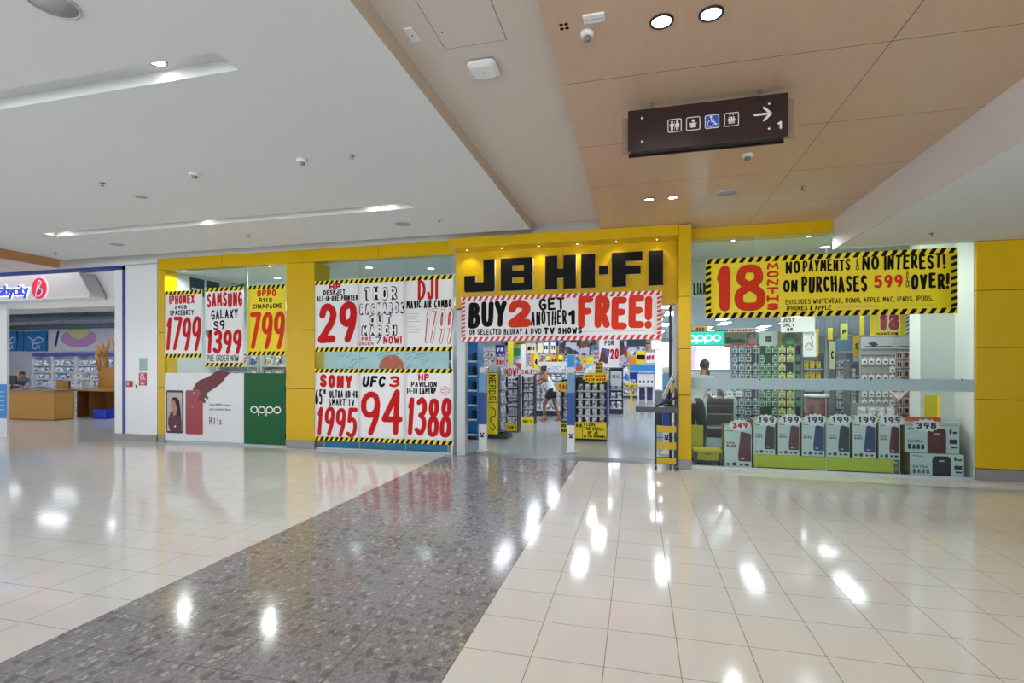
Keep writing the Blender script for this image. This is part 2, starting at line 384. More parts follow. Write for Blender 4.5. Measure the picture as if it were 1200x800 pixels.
def poster(name, label, cat, x0, x1, z0, z1, Y, paper, group=None, tapes=True, th=.006):
    o = thing(name, label, cat, (x0, Y, z0), 0, group); w, h = x1-x0, z1-z0
    nx, nz = 10, 10; mb = MB()                       # a sheet with a slight buckle, folded back as a thin slab
    g = {}
    rn = random.Random(int(abs(x0)*1000)+int(z0*77)); ph = rn.random()*6
    for i in range(nx+1):
        for j in range(nz+1):
            g[i, j] = mb.bm.verts.new((w*i/nx, -.0008+.0007*math.sin(ph+5*i/nx+3*j/nz), h*j/nz)); g[i, j, 1] = mb.bm.verts.new((w*i/nx, th, h*j/nz))
    for i in range(nx):
        for j in range(nz):
            f = mb.bm.faces.new((g[i, j], g[i+1, j], g[i+1, j+1], g[i, j+1])); f.smooth = True
            mb.bm.faces.new((g[i, j, 1], g[i, j+1, 1], g[i+1, j+1, 1], g[i+1, j, 1]))
    for i in range(nx):
        mb.bm.faces.new((g[i, 0], g[i, 0, 1], g[i+1, 0, 1], g[i+1, 0])); mb.bm.faces.new((g[i, nz], g[i+1, nz], g[i+1, nz, 1], g[i, nz, 1]))
    for j in range(nz):
        mb.bm.faces.new((g[0, j], g[0, j+1], g[0, j+1, 1], g[0, j, 1])); mb.bm.faces.new((g[nx, j], g[nx, j, 1], g[nx, j+1, 1], g[nx, j+1]))
    sheet = mb.build('paper_sheet', paper, o)
    if tapes:
        t = .078
        tape_strip(w, h-t, h, sheet); tape_strip(w, 0, t, sheet)
    return sheet, w, h

def rc(poly, rad, idx):                              # round the corners listed in idx
    out = []
    for i, p in enumerate(poly):
        if i in idx:
            a, b = Vector(poly[i-1]), Vector(poly[(i+1) % len(poly)]); c = Vector(p)
            u, v = (a-c).normalized()*rad, (b-c).normalized()*rad
            for k in range(5):
                t = k/4; out.append(tuple((c+u)*(1-t)**2+2*c*t*(1-t)+(c+v)*t*t))
        else: out.append(p)
    return out
def rrect(x0, x1, z0, z1, r): return rc([(x0, z0), (x1, z0), (x1, z1), (x0, z1)], r, (0, 1, 2, 3))

# ================================================================== THE SETTING
FY, CEIL, TRO, LOWC = 8.72, 3.85, 3.99, 3.40         # shop front plane, ceiling levels
floor_m = floor_mat()
mb = MB(); mb.box(-36, 9, -7, 8.68, -.12, 0); mb.box(-36, -10.0, 8.68, 18.2, -.12, 0)
struct('floor', mb, floor_m)
shopfloor = mat('shop_vinyl', '999fa2', .16, var=.05, scale=1.2)
mb = MB(); mb.box(-9.98, 9, 9.06, 27.2, -.12, -.001); struct('floor', mb, shopfloor)
thr = mat('threshold_grey', '6f757c', .35, .2, var=.08, scale=12)
mb = MB(); mb.box(-9.98, 9, 8.68, 9.06, -.12, .001); struct('trim_1', mb, thr)

# left soffit with two light slots, the raised trough, the timber ceiling and the low ceiling on the other side
XL, XR, YF = -11.75, -1.70, 8.10
SL = [(-8.6, -2.91, 2.99, 3.21), (-9.74, -3.05, 6.40, 6.62)]
mb = MB(); ys = [-8.0]; T = .14
segs = []; y0 = -5.0
for sx0, sx1, a, b in SL:
    mb.box(XL, XR, y0, a, CEIL, CEIL+T); mb.box(XL, sx0, a, b, CEIL, CEIL+T); mb.box(sx1, XR, a, b, CEIL, CEIL+T)
    mb.box(sx0, sx1, a, b, CEIL+.095, CEIL+T); y0 = b
mb.box(XL, XR, y0, YF, CEIL, CEIL+T)
struct('ceiling', mb, soffit_m)
mb = MB(); mb.box(XR, -.585, -5, 8.33, TRO, TRO+.1); mb.box(XR-.05, XR, -5, YF, CEIL+T, TRO+.1)
struct('ceiling', mb, beige_m)
mb = MB(); mb.box(XR, XR+.006, -5, YF+.03, CEIL, TRO); struct('trim_13', mb, mat('trough_side_tan', 'c3b19d', .8, var=.02))  # thin tan facing over the soffit edge, darker than the soffit
wood = wood_mat('maple_ceiling', 'c4a68b', 'd2b69b', .28, [(1, 4.0, 1.2, .0035), (0, 1.69, 2.4, .0035)], axis=0)
mb = MB(); mb.box(-.585, 2.90, -5, 8.72, CEIL, CEIL+.2); struct('ceiling', mb, wood)
mb = MB(); mb.box(2.89, 2.95, -5, 8.70, LOWC, CEIL+.1); struct('trim_2', mb, mat('bulkhead_paint', 'd9d3d2', .75, var=.02, scale=1.5))
mb = MB(); mb.box(2.95, 9, -5, 8.70, LOWC, LOWC+.1); struct('ceiling', mb, soffit_m)
# timber edged bulkhead over the far left passage
mb = MB(); mb.box(XL-.06, XL, -5, 8.05, 3.67, CEIL+.05)
struct('trim_3', mb, wood_mat('oak_edge', 'a9774a', 'bd8b5c', .4, None, axis=1))
mb = MB(); mb.box(-36, XL-.06, -5, 8.05, 3.67, 3.75); struct('ceiling', mb, mat('pink_white_paint', 'ddd5d6', .8, var=.02))
# wall over the shop fronts and roof of the shadow gap
mb = MB(); mb.box(-36, 2.95, FY, FY+.2, 3.90, 4.4); mb.box(-36, -9.945, FY-.03, FY+.2, 3.80, 3.9)
mb.box(-36, 2.95, YF, FY+.2, 4.4, 4.45)
struct('wall_front', mb, white)
mb = MB(); mb.box(-36, XR, YF, YF+.04, CEIL+.02, 4.4); mb.box(XR, XR+.03, YF, FY, CEIL+.02, 4.4); mb.box(XR, -.585, 8.335, 8.37, 3.845, 4.1)  # added to shut out stray light; grey puts shade on the trough end
struct('trim_light_block', mb, mat('gap_shade_grey', 'a9a5a2', .8, var=.02))

# white pier between the two shops, with its grey skirting and the navy frame of the left shop
mb = MB(); mb.box(-10.80, -9.945, FY-.03, FY+.5, .15, 3.81); mb.box(-11.10, -10.88, FY-.03, FY+.25, .15, 3.71)
struct('wall_left', mb, white2)
mb = MB(); mb.box(-11.11, -9.945, FY-.045, FY+.5, 0, .15); struct('baseboard_left', mb, greybase)
mb = MB(); mb.box(-10.88, -10.80, FY-.04, FY+.3, .15, 3.80); mb.box(-36, -10.80, FY-.04, FY+.1, 3.71, 3.80)
struct('trim_4', mb, navy)

# ------------------------------------------------------------------ yellow shop front: panels with dark joints
def panel_strip(mb, x0, x1, zs, y0, y1):
    for a, b in zip(zs, zs[1:]):
        mb.box(x0, x1, y0, y1, a+.004, b-.004, .003)
zs_col = [.16, .90, 1.62, 2.53, 3.655]
def yellow_pier(name, x0, x1, y0, y1, zs, base=.16):
    mb = MB(); mb.mi = 0; panel_strip(mb, x0, x1, zs, y0, y1); mb.mi = 1; mb.box(x0+.01, x1-.01, y0+.01, y1-.002, base, zs[-1]-.005)
    o = mb.build(name, [yellow, black]); o['kind'] = 'structure'
    b = MB(); b.box(x0-.002, x1+.002, y0-.004, y1, 0, base-.002, .003); b.build('skirting', greybase, o)
    return o
zc = [.155, 1.17, 2.33, 3.655]
yellow_pier('wall_yellow_pier', -9.94, -9.76, FY-.02, FY+.3, zc)
yellow_pier('wall_yellow_pier', -6.77, -6.13, FY-.02, FY+.5, zc)
zr = [.165] + [on_y(1165, v, 8.62)[1] for v in (468, 407.5)] + [2.38, 3.0, LOWC-.004]
zr = [.165, on_y(1165, 468, 8.62)[1], on_y(1165, 407, 8.62)[1], on_y(1165, 340, 8.62)[1], LOWC-.004]
yellow_pier('wall_yellow_pier', 4.68, 5.30, 8.60, 9.3, zr)
yellow_pier('wall_yellow_pier', 5.315, 9.0, 8.60, 9.3, zr)
zq = [.155] + [on_y(803, v, 8.34)[1] for v in (463, 408.5, 347)] + [3.835]
yellow_pier('wall_yellow_pier', .625, .812, 8.34, 8.80, zq)
mb = MB(); xs = [-9.94, -8.3, -6.45, -4.75, -3.21]
mb.mi = 0
for a, b in zip(xs, xs[1:]): mb.box(a+.004, b-.004, FY-.02, FY+.2, 3.66, 3.90, .003)
mb.mi = 1; mb.box(-9.93, -3.22, FY-.01, FY+.19, 3.67, 3.89)
o = mb.build('trim_5', [yellow, black]); o['kind'] = 'structure'
mb = MB(); mb.box(.815, 2.88, FY-.06, FY+.2, 3.655, 3.845, .004); o = mb.build('trim_6', yellow); o['kind'] = 'structure'
# header box over the entrance: projecting lip with spotlights, recessed sign face
mb = MB(); mb.box(-3.21, .622, 8.34, FY+.25, 3.67, 3.845, .004); o = mb.build('trim_7', yellow); o['kind'] = 'structure'
mb = MB()
cx = [-3.21, -1.25, .62]
for a, b in zip(cx, cx[1:]): mb.box(a+.002, b-.002, 8.70, FY+.2, 2.63, 3.67, .002)
o = mb.build('wall_sign_face', yellow); o['kind'] = 'structure'

# ------------------------------------------------------------------ glazing
def window(name, x0, x1, z0, z1, splits, Y, fm=glass_edge):
    mb = MB(); mb.box(x0, x1, Y-.012, Y+.012, z0-.03, z0, .002)
    o = mb.build(name, alum); o['kind'] = 'structure'
    xs = [x0]+splits+[x1]
    for a, b in zip(xs, xs[1:]):
        g = MB(); g.box(a+.003, b-.003, Y-.005, Y+.005, z0, z1); g.build('pane', glass, o)
    for s in splits:
        g = MB(); g.box(s-.003, s+.003, Y-.0055, Y+.0055, z0, z1); g.build('joint', fm, o)
    return o
window('window_1', -9.755, -6.775, .03, 3.655, [on_y(239, 400, FY)[0], on_y(289.5, 400, FY)[0]], FY+.02)
window('window_2', -6.125, -3.30, .03, 3.655, [on_y(421, 400, FY)[0], on_y(475, 400, FY)[0]], FY+.02)
GY = 8.62
wx = [on_y(u, 400, GY)[0] for u in (886, 968, 1054)]
w3 = window('window_3', .815, 4.665, .03, 3.655, wx, GY)
x0, x1, z0, z1 = .815, 4.66, on_y(960, 457, GY)[1], on_y(960, 443.5, GY)[1]
mb = MB(); mb.box(x0, x1, GY-.009, GY-.006, z0, z1); mb.build('frosted_band', mat('frosted_film', 'a5bfc6', .3, var=.05), w3)
for u in (1020, 1127, 890):
    xx, zz = on_y(u, 444.5, GY); mb = MB(); mb.lathe([(.012, 0), (.012, .006)], (xx, GY-.016, zz), 10, 'y'); mb.build('glass_fixing', blackm, w3)
# white column standing behind the right window
mb = MB(); mb.box(4.215, 4.675, 9.08, 9.4, 0, LOWC+.3); mb.box(4.664, 4.677, 8.635, 9.08, 0, LOWC+.2); struct('wall_column', mb, white)

# entrance: frameless return panel and sliding track on either side
mb = MB(); x = on_y(540, 450, 8.9)[0]
mb.box(-3.30, -3.27, 8.72, 9.05, 0, 2.66); struct('trim_8', mb, alum)
mb = MB(); a, b = on_y(535.5, 450, FY)[0], on_y(545.5, 450, FY)[0]
mb.box(a, b, FY-.02, FY+.12, 0, 2.66, .004); struct('trim_9', mb, mat('satin_frame', 'b3babd', .35, .3, var=.03))
a, b = on_y(784, 450, 9.0)[0], on_y(787, 450, 9.0)[0]
mb = MB(); mb.box(a, b, 8.98, 9.04, 0, 2.63); struct('trim_10', mb, darkg)
a, b = on_y(789, 450, 9.0)[0], on_y(795, 450, 9.0)[0]
mb = MB(); mb.box(a+.01, b+.08, 8.98, 9.06, 0, 2.63); struct('trim_11', mb, alum)

# ------------------------------------------------------------------ inside of the shops
shop_w = mat('shop_wall', 'd5dadb', .7, var=.02)
mb = MB(); mb.box(-9.98, 9, 27.0, 27.2, 0, 3.8); struct('wall_back', mb, shop_w)
mb = MB(); mb.box(9, 9.2, -4, 27.2, 0, 4.4); struct('wall_right', mb, shop_w)
mb = MB(); mb.box(-9.99, -9.80, FY+.3, 27.2, 0, 3.8); struct('wall_divider', mb, shop_w)
mb = MB(); mb.box(-9.8, .62, 8.93, 10.6, 3.66, 3.76); mb.box(.62, 2.88, 8.93, 10.6, 3.66, 3.76); mb.box(2.88, 9, 8.7, 10.6, 3.66, 3.76); struct('ceiling', mb, white)
mb = MB(); mb.box(-9.8, 9, 10.6, 10.75, 2.95, 3.76); struct('wall_bulkhead', mb, mat('bulkhead_aqua', 'cfdcdc', .6, var=.02))
mb = MB(); mb.box(-9.8, 9, 10.75, 27.2, 3.0, 3.1); struct('ceiling', mb, mat('shop_ceiling', 'e9f0f4', .8, var=.03))
# left shop
mb = MB(); mb.box(-36, -9.99, 18.0, 18.2, 0, 4.2); mb.box(-36, -9.99, 17.95, 18.0, 2.62, 2.70); struct('wall_back', mb, mat('baby_wall', 'd5d7e4', .6, var=.02))
mb = MB(); mb.box(-36.2, -36, -4, 18.2, 0, 4.4); struct('wall_left', mb, white)
mb = MB(); mb.box(-36, -9.99, FY+.25, 18.2, 3.95, 4.1); struct('ceiling', mb, mat('open_soffit', '6d7c88', .8, var=.2, scale=1))

# ================================================================== LAMPS
bulb = mat('lamp_glow', 'fff6e6', .4, emit=14)
bulbw = mat('lamp_glow_cool', 'f4f8ff', .4, emit=14)
def spot(parent, z, power, size=2.2, col=(1, .985, .96), rad=.05):
    l = bpy.data.lights.new('lamp', 'SPOT'); l.energy = power; l.spot_size = size; l.spot_blend = .7; l.color = col; l.shadow_soft_size = rad
    o = bpy.data.objects.new('lamp', l); COL.objects.link(o); o.parent = parent; o.location = (0, 0, z); return o
def downlight(x, y, z, r, label, power=60, rim=None, group=None, glow=None, cone=2.2):
    o = thing('downlight', label, 'ceiling light', (x, y, z), 0, group)
    mb = MB(); mb.lathe([(r*.82, .004), (r*.84, -.012), (r, -.010), (r*1.02, 0)], n=24); mb.bm.faces.ensure_lookup_table()
    mb.build('rim', rim or blackm, o)
    mb = MB(); mb.lathe([(r*.80, -.004), (r*.81, -.0005)], n=24); mb.build('lens', glow or bulb, o)
    if power: spot(o, -.03, power, cone)
    return o
for x, y, r, lab in ((.15, 3.41, .075, 'round downlight in the timber ceiling above the hanging sign, left of its pair'),
                     (.45, 3.41, .075, 'round downlight in the timber ceiling above the hanging sign, right of its pair'),
                     (.15, 7.02, .07, 'small far downlight in the timber ceiling near the shop sign, left of its pair'),
                     (.45, 7.02, .07, 'small far downlight in the timber ceiling near the shop sign, right of its pair')):
    downlight(x, y, CEIL, r, lab, 45, glow=bulbw)
for u, v, zz, lab in ((192, 77, CEIL+.095, 'downlight in the nearer recessed slot of the white soffit'),
                      (82, 275, CEIL+.095, 'downlight in the far soffit slot, leftmost of that slot'),
                      (95, 274, CEIL+.095, 'downlight in the far soffit slot, second from its left end'),
                      (258, 261, CEIL+.095, 'lone downlight midway along the far soffit slot'),
                      (447, 244, CEIL+.095, 'downlight in the far soffit slot, second from its right end'),
                      (465, 243, CEIL+.095, 'downlight in the far soffit slot, rightmost of that slot')):
    x, y = on_z(u, v, zz); y = 3.10 if v < 100 else 6.51
    downlight(x, y, zz, .075, lab, 50, rim=steel)

# ================================================================== CEILING FITTINGS
def round_speaker(u, v, z, r, lab):
    x, y = on_z(u, v, z); o = thing('ceiling_speaker', lab, 'speaker', (x, y, z))
    mb = MB(); mb.lathe([(r, 0), (r, -.008), (r*.93, -.010), (r*.92, -.006)], n=28); mb.build('rim', lightg, o)
    mb = MB(); mb.lathe([(.001, -.0075), (r*.92, -.006), (r*.92, -.001)], n=28); mb.build('grille', mat('speaker_grille', 'a4a8ad', .6, var=.25, scale=200), o)
round_speaker(62, 4, CEIL, .135, 'large round speaker grille in the white soffit near the camera')
round_speaker(472, 262, CEIL, .12, 'round white speaker at the far right end of the white soffit')
round_speaker(137, 286, CEIL, .12, 'round white speaker at the far left end of the white soffit')
round_speaker(852, 226, CEIL, .13, 'round white speaker in the timber ceiling right of the small downlights')
round_speaker(165, 230, CEIL, .075, 'small grey disc vent in the white soffit')
def smoke_head(u, v, z, r, lab):
    x, y = on_z(u, v, z); o = thing('smoke_detector', lab, 'detector', (x, y, z))
    mb = MB(); mb.lathe([(r, 0), (r, -.02), (r*.7, -.032)], n=20); mb.build('housing', white, o)
    mb = MB(); mb.lathe([(r*.5, -.032), (r*.5, -.055), (r*.3, -.06)], n=14); mb.build('sensor', midg, o)
smoke_head(354, 187, CEIL, .055, 'white smoke detector on the middle of the white soffit')
smoke_head(228, 203, CEIL, .06, 'white dome detector on the left of the white soffit')
smoke_head(876, 181, CEIL, .06, 'white smoke detector under the timber ceiling below the hanging sign')
smoke_head(688, 38, CEIL, .045, 'small round detector beside the white box on the timber ceiling')
def sprinkler(u, v, z, lab):
    x, y = on_z(u, v, z); o = thing('sprinkler', lab, 'sprinkler', (x, y, z))
    mb = MB(); mb.lathe([(.035, 0), (.03, -.006)], n=14); mb.build('escutcheon', chrome, o)
    mb = MB(); mb.lathe([(.009, 0), (.009, -.035), (.022, -.037), (.022, -.04)], n=10); mb.build('head', chrome, o)
for u, v, z, lab in ((413, 182, CEIL, 'sprinkler head right of the smoke detector on the white soffit'),
                     (120, 214, CEIL, 'sprinkler head left of the disc vent on the white soffit'),
                     (291, 275, CEIL, 'sprinkler head at the far edge of the white soffit above the yellow band'),
                     (515, 258, CEIL, 'sprinkler head by the far right corner of the white soffit'),
                     (65, 296, CEIL, 'sprinkler head at the far left corner of the white soffit'),
                     (940, 218, CEIL, 'tiny sprinkler head in the timber ceiling near the right bulkhead'),
                     (1092, 273, LOWC, 'sprinkler head on the low white ceiling over the right window')):
    sprinkler(u, v, z, lab)
x, y = on_z(567, 78, TRO); o = thing('wifi_access_point', 'white rounded square wireless access point on the beige trough ceiling', 'access point', (x, y, TRO))
mb = MB(); mb.box(-.105, .105, -.105, .105, -.012, 0, .005); mb.build('bracket', midg, o)
mb = MB(); P = rrect(-.115, .115, -.115, .115, .05); Q = rrect(-.085, .085, -.085, .085, .04)
A, B2, C2 = [[mb.bm.verts.new((p[0], p[1], z)) for p in R_] for R_, z in ((P, -.012), (P, -.032), (Q, -.048))]
for r0, r1 in ((A, B2), (B2, C2)):
    for k in range(len(A)): mb.bm.faces.new((r0[k], r0[(k+1) % len(A)], r1[(k+1) % len(A)], r1[k]))
mb.bm.faces.new(C2); mb.build('shell', white2, o)
mb = MB(); mb.lathe([(.012, -.049), (.010, -.051)], n=12); mb.build('status_lamp', lightg, o)
x, y = on_z(483, 40, TRO); mb = MB(); mb.box(-.035, .035, -.075, .075, -.012, 0, .003); mb.mi = 1; mb.lathe([(.008, -.0125), (.006, -.015)], n=10)
tag(mb.build('junction_plate', [white2, midg], None, (x, y, TRO)), 'small white rectangular cover plate on the beige trough ceiling', 'cover plate')
pts = [on_z(490, 5, TRO), on_z(519, 58, TRO), on_z(594, 47, TRO)]
hx0, hx1, hy1 = pts[0][0], pts[2][0], pts[1][1]; hy0 = hy1-.62
o = thing('access_hatch', 'flush square access hatch in the beige trough ceiling', 'hatch', ((hx0+hx1)/2, (hy0+hy1)/2, TRO))
w, h = (hx1-hx0)/2, (hy1-hy0)/2
mb = MB(); mb.box(-w+.003, w-.003, -h+.003, h-.003, -.0025, 0); mb.build('lid', beige_m, o)
mb = MB()
for a, b, c, d in ((-w, w, h-.003, h+.003), (-w, w, -h-.003, -h+.003), (-w-.003, -w+.003, -h, h), (w-.003, w+.003, -h, h)): mb.box(a, b, c, d, -.002, 0)
mb.build('gap', mat('gap_grey', '8b8279', .8), o)
mb = MB(); mb.lathe([(.008, -.003), (.006, -.006)], (-w+.05, .12, 0), 10); mb.build('key_lock', blackm, o)
x, y = on_z(696, 20, CEIL); o = thing('emergency_light', 'small white rectangular box on the timber ceiling left of the downlights', 'ceiling box', (x, y, CEIL))
mb = MB(); mb.box(-.07, .07, -.042, .042, -.014, 0, .005); mb.build('case', white2, o)
mb = MB(); mb.box(-.06, .06, -.001, .001, -.016, -.013); mb.build('seam', midg, o)
x, y = on_z(661, 31, CEIL); mb = MB()
for i in (0, 1):
    for j in (0, 1): mb.lathe([(.013, -.002), (.013, 0)], (-.017+.034*i, -.02+.04*j, 0), 12)
tag(mb.build('vent', black, None, (x, y, CEIL)), 'cluster of four black vent holes at the left edge of the timber ceiling', 'vent')

# ================================================================== HANGING DIRECTION SIGN
x0, z1 = on_y(736, 130, 4.40); x1, _ = on_y(924, 107.8, 4.40); _, z0 = on_y(736, 178, 4.40); w, h = x1-x0, z1-z0
o = thing('direction_sign', 'dark brown restroom direction sign hung under the timber ceiling', 'hanging sign', (x0, 4.40, z0))
brown = mat('sign_brown', '260e0e', .3, var=.05); icon = mat('icon_white', 'e5dde2', .4); iblue = mat('icon_blue', '1c55b8', .35)
mb = MB(); mb.box(0, w, 0, .012, 0, h, .003); face_ = mb.build('front_panel', brown, o)
mb = MB(); mb.box(.02, w-.02, .03, .11, .012, h-.012); mb.build('core', mat('sign_core', '191213', .5), o)
mb = MB(); mb.box(0, w, .128, .14, 0, h, .003); mb.build('rear_panel', brown, o)
for a, b in ((-.05, .03), (w-.03, w+.055)):
    mb = MB(); mb.box(a, b, .05, .09, .015, h-.03, .006); mb.build('end_cap', mat('smoked_acrylic', '8d7666', .3), o)
for xx, zz in ((.115, h-.075), (.115, .075), (w-.14, h-.075), (w-.14, .075)):
    mb = MB(); mb.lathe([(.012, .0), (.012, -.008), (.006, -.010)], (xx, 0, zz), 14, 'y'); mb.build('standoff', chrome, face_)
for xx in (.2, w-.2):
    mb = MB(); mb.tube([(xx, .07, h-.02), (xx, .07, CEIL-z0)], .012, 8); mb.build('hanger_rod', steel, o)
def icon_frame(mb, x, z, s, t=.006, y=-.0015):
    n = 5; out = []; inn = []
    for cx_, cz, a0 in ((s, s, 0), (-s, s, 90), (-s, -s, 180), (s, -s, 270)):
        for k in range(n):
            a = math.radians(a0+90*k/(n-1)); r = .014
            out.append((x+math.copysign(abs(cx_)-r, cx_)+r*math.cos(a), z+math.copysign(abs(cz)-r, cz)+r*math.sin(a)))
            inn.append((x+math.copysign(abs(cx_)-r, cx_)+(r-t)*math.cos(a), z+math.copysign(abs(cz)-r, cz)+(r-t)*math.sin(a)))
    N = len(out)
    for k in range(N):
        a, b, c, d = out[k], out[(k+1) % N], inn[(k+1) % N], inn[k]; mb.face([(p[0], y, p[1]) for p in (a, b, c, d)])
    return out
def line(mb, pts, t, y=-.002):
    for i, p in enumerate(pts):
        mb.disc(p[0], p[1], t/2, y, 8); y -= 2.5e-5
        if i+1 < len(pts):
            q = pts[i+1]; L = math.hypot(q[0]-p[0], q[1]-p[1]) or 1; nx, nz = -(q[1]-p[1])/L*t/2, (q[0]-p[0])/L*t/2
            mb.face([(p[0]+nx, y, p[1]+nz), (p[0]-nx, y, p[1]-nz), (q[0]-nx, y, q[1]-nz), (q[0]+nx, y, q[1]+nz)]); y -= 2.5e-5
ic = [(.385+.1325*0, 0), (.385, 0)]
cz = h*.52; s = .055
X = [w*f for f in (.305, .423, .541, .661)]
mb = MB(); mb.flat = 1
def figure(mb, x, z, k, skirt=False, y=-.002):
    mb.disc(x, z+.030*k, .0085*k, y); line(mb, [(x, z+.014*k), (x, z-.004*k)], .017*k, y)
    line(mb, [(x-.011*k, z+.015*k), (x-.014*k, z-.006*k)], .005*k, y); line(mb, [(x+.011*k, z+.015*k), (x+.014*k, z-.006*k)], .005*k, y)
    if skirt: mb.face([(x-.015*k, y, z-.016*k), (x+.015*k, y, z-.016*k), (x+.006*k, y, z+.008*k), (x-.006*k, y, z+.008*k)])
    line(mb, [(x-.005*k, z-.004*k), (x-.005*k, z-.034*k)], .007*k, y); line(mb, [(x+.005*k, z-.004*k), (x+.005*k, z-.034*k)], .007*k, y)
icon_frame(mb, X[0], cz, s); figure(mb, X[0]-.021, cz, 1.05); figure(mb, X[0]+.021, cz, 1.05, True); line(mb, [(X[0], cz-.035), (X[0], cz+.035)], .002)
icon_frame(mb, X[1], cz, s); mb.disc(X[1], cz+.024, .011, -.002); line(mb, [(X[1]-.013, cz-.004), (X[1]+.013, cz-.004)], .022); line(mb, [(X[1]-.015, cz-.022), (X[1]+.015, cz-.022)], .02)
line(mb, [(X[1]-.024, cz+.004), (X[1]-.02, cz-.006)], .008); line(mb, [(X[1]+.024, cz+.004), (X[1]+.02, cz-.006)], .008)
icon_frame(mb, X[2], cz, s)
mb.disc(X[2]-.008, cz+.038, .009, -.003); line(mb, [(X[2]-.006, cz+.024), (X[2]-.003, cz-.002), (X[2]+.018, cz-.003), (X[2]+.026, cz-.026), (X[2]+.036, cz-.022)], .008, -.003)
line(mb, [(X[2]-.004, cz+.013), (X[2]+.014, cz+.012)], .006, -.003)
line(mb, [(X[2]-.012+.024*math.cos(a), cz-.016+.024*math.sin(a)) for a in [math.radians(110+i*22) for i in range(12)]], .006, -.003)
icon_frame(mb, X[3], cz, s)
for dx in (-.016, 0, .016): figure(mb, X[3]+dx, cz-.006, .75)
line(mb, [(X[3]-.012, cz+.042), (X[3]-.012, cz+.036)], .008); line(mb, [(X[3]+.012, cz+.042), (X[3]+.012, cz+.036)], .008)
ax, az = w*.85, h*.56
line(mb, [(ax-.06, az), (ax+.06, az)], .018); line(mb, [(ax+.008, az+.05), (ax+.058, az), (ax+.008, az-.05)], .018)
mb.build('pictograms', icon, face_)
mb = MB(); mb.flat = 1; mb.box(X[2]-.052, X[2]+.052, -.0012, 0, cz-.052, cz+.052); mb.build('blue_square', iblue, face_)
lettering([('1', w*.935, w*.972, h*.18, h*.36, .012)], icon, face_, y=-.002, name='numeral')

# ================================================================== SHOP SIGN LETTERS
def shop_letter(lab, polys, holes=()):
    cu = bpy.data.curves.new('sign_letter', 'CURVE'); cu.dimensions = '2D'; cu.fill_mode = 'BOTH'; cu.extrude = .045; cu.bevel_depth = 0
    for P in list(polys)+list(holes):
        sp = cu.splines.new('POLY'); sp.points.add(len(P)-1); sp.use_cyclic_u = True
        for p, q in zip(sp.points, P): p.co = (q[0], q[1], 0, 1)
    t = bpy.data.objects.new('t', cu); COL.objects.link(t); me = bpy.data.meshes.new_from_object(t.evaluated_get(bpy.context.evaluated_depsgraph_get()))
    bpy.data.objects.remove(t); bpy.data.curves.remove(cu)
    for v in me.vertices: v.co = (v.co.x, -v.co.z, v.co.y)
    me.name = 'sign_letter'; me.materials.clear(); me.materials.append(mat('letter_black', '060607', .6, var=.3, spec=.2)); me.materials.append(mat('letter_side', 'f2f2e4', .4))
    for p in me.polygons: p.material_index = 0 if p.normal.y < -.5 or p.normal.y > .5 else 1
    o = bpy.data.objects.new('sign_letter', me); COL.objects.link(o); o.location = (0, 8.652, 0); tag(o, lab, 'sign letter', 'letters of the shop sign'); return o
def lx(px): return on_y(520+px/4, 320, 8.62)[0]
ZT, ZB = 3.505, 2.935
a, b = lx(97), lx(240); st = .21; st2 = .17
J = [(a, ZB), (b, ZB), (b, ZT), (b-st, ZT), (b-st, ZB+st2), (a+st, ZB+st2), (a+st, ZB+.29), (a, ZB+.29)]
shop_letter('black block letter J, first letter of the big shop sign', [rc(J, .05, (0, 1))])
a, b = lx(268), lx(418); mzz = (ZT+ZB)/2
B = [(a, ZB), (b, ZB), (b, mzz-.02), (b-.03, mzz), (b, mzz+.02), (b, ZT), (a, ZT)]
hl = a+.21; hr = b-.16
shop_letter('black block letter B, second letter of the big shop sign', [rc(B, .04, (1, 5))], [[(hl, ZB+.13), (hl, mzz-.06), (hr, mzz-.06), (hr, ZB+.13)], [(hl, mzz+.06), (hl, ZT-.13), (hr, ZT-.13), (hr, mzz+.06)]])
a, b = lx(476), lx(620); q = (b-a)*.40
shop_letter('black block letter H, first letter of the second word on the shop sign', [[(a, ZB), (a+q, ZB), (a+q, mzz-.1), (b-q, mzz-.1), (b-q, ZB), (b, ZB), (b, ZT), (b-q, ZT), (b-q, mzz+.06), (a+q, mzz+.06), (a+q, ZT), (a, ZT)]])
a, b = lx(644), lx(710)
shop_letter('black block letter I between the H and the hyphen of the shop sign', [[(a, ZB), (b, ZB), (b, ZT), (a, ZT)]])
a, b = lx(728), lx(770); m_ = on_y(707, 316.5, 8.62)[1]; k = (b-a)/2
shop_letter('small black square hyphen on the big shop sign', [[(a, m_-k), (b, m_-k), (b, m_+k), (a, m_+k)]])
a, b = lx(788), lx(932); q = (b-a)*.47
shop_letter('black block letter F, right of the hyphen on the shop sign', [[(a, ZB), (a+q, ZB), (a+q, ZB+.20), (b-.03, ZB+.20), (b-.03, ZB+.34), (a+q, ZB+.34), (a+q, ZT-.15), (b, ZT-.15), (b, ZT), (a, ZT)]])
a, b = lx(960), lx(1028)
shop_letter('black block letter I, last letter of the big shop sign', [[(a, ZB), (b, ZB), (b, ZT), (a, ZT)]])
ordw = ('leftmost', 'second from the left', 'third from the left', 'fourth from the left', 'fifth from the left', 'rightmost')
for i, px in enumerate((107, 273, 445, 625, 808, 1000)):
    x = on_y(520+px/4, 295, 8.5)[0]
    o = downlight(x, 8.52, 3.67, .028, 'small spotlight under the yellow sign lip, %s of six' % ordw[i], 0, rim=chrome)
    spot(o, -.02, 4, 1.9, (1, .93, .75), .02).rotation_euler = (math.radians(12), 0, 0)

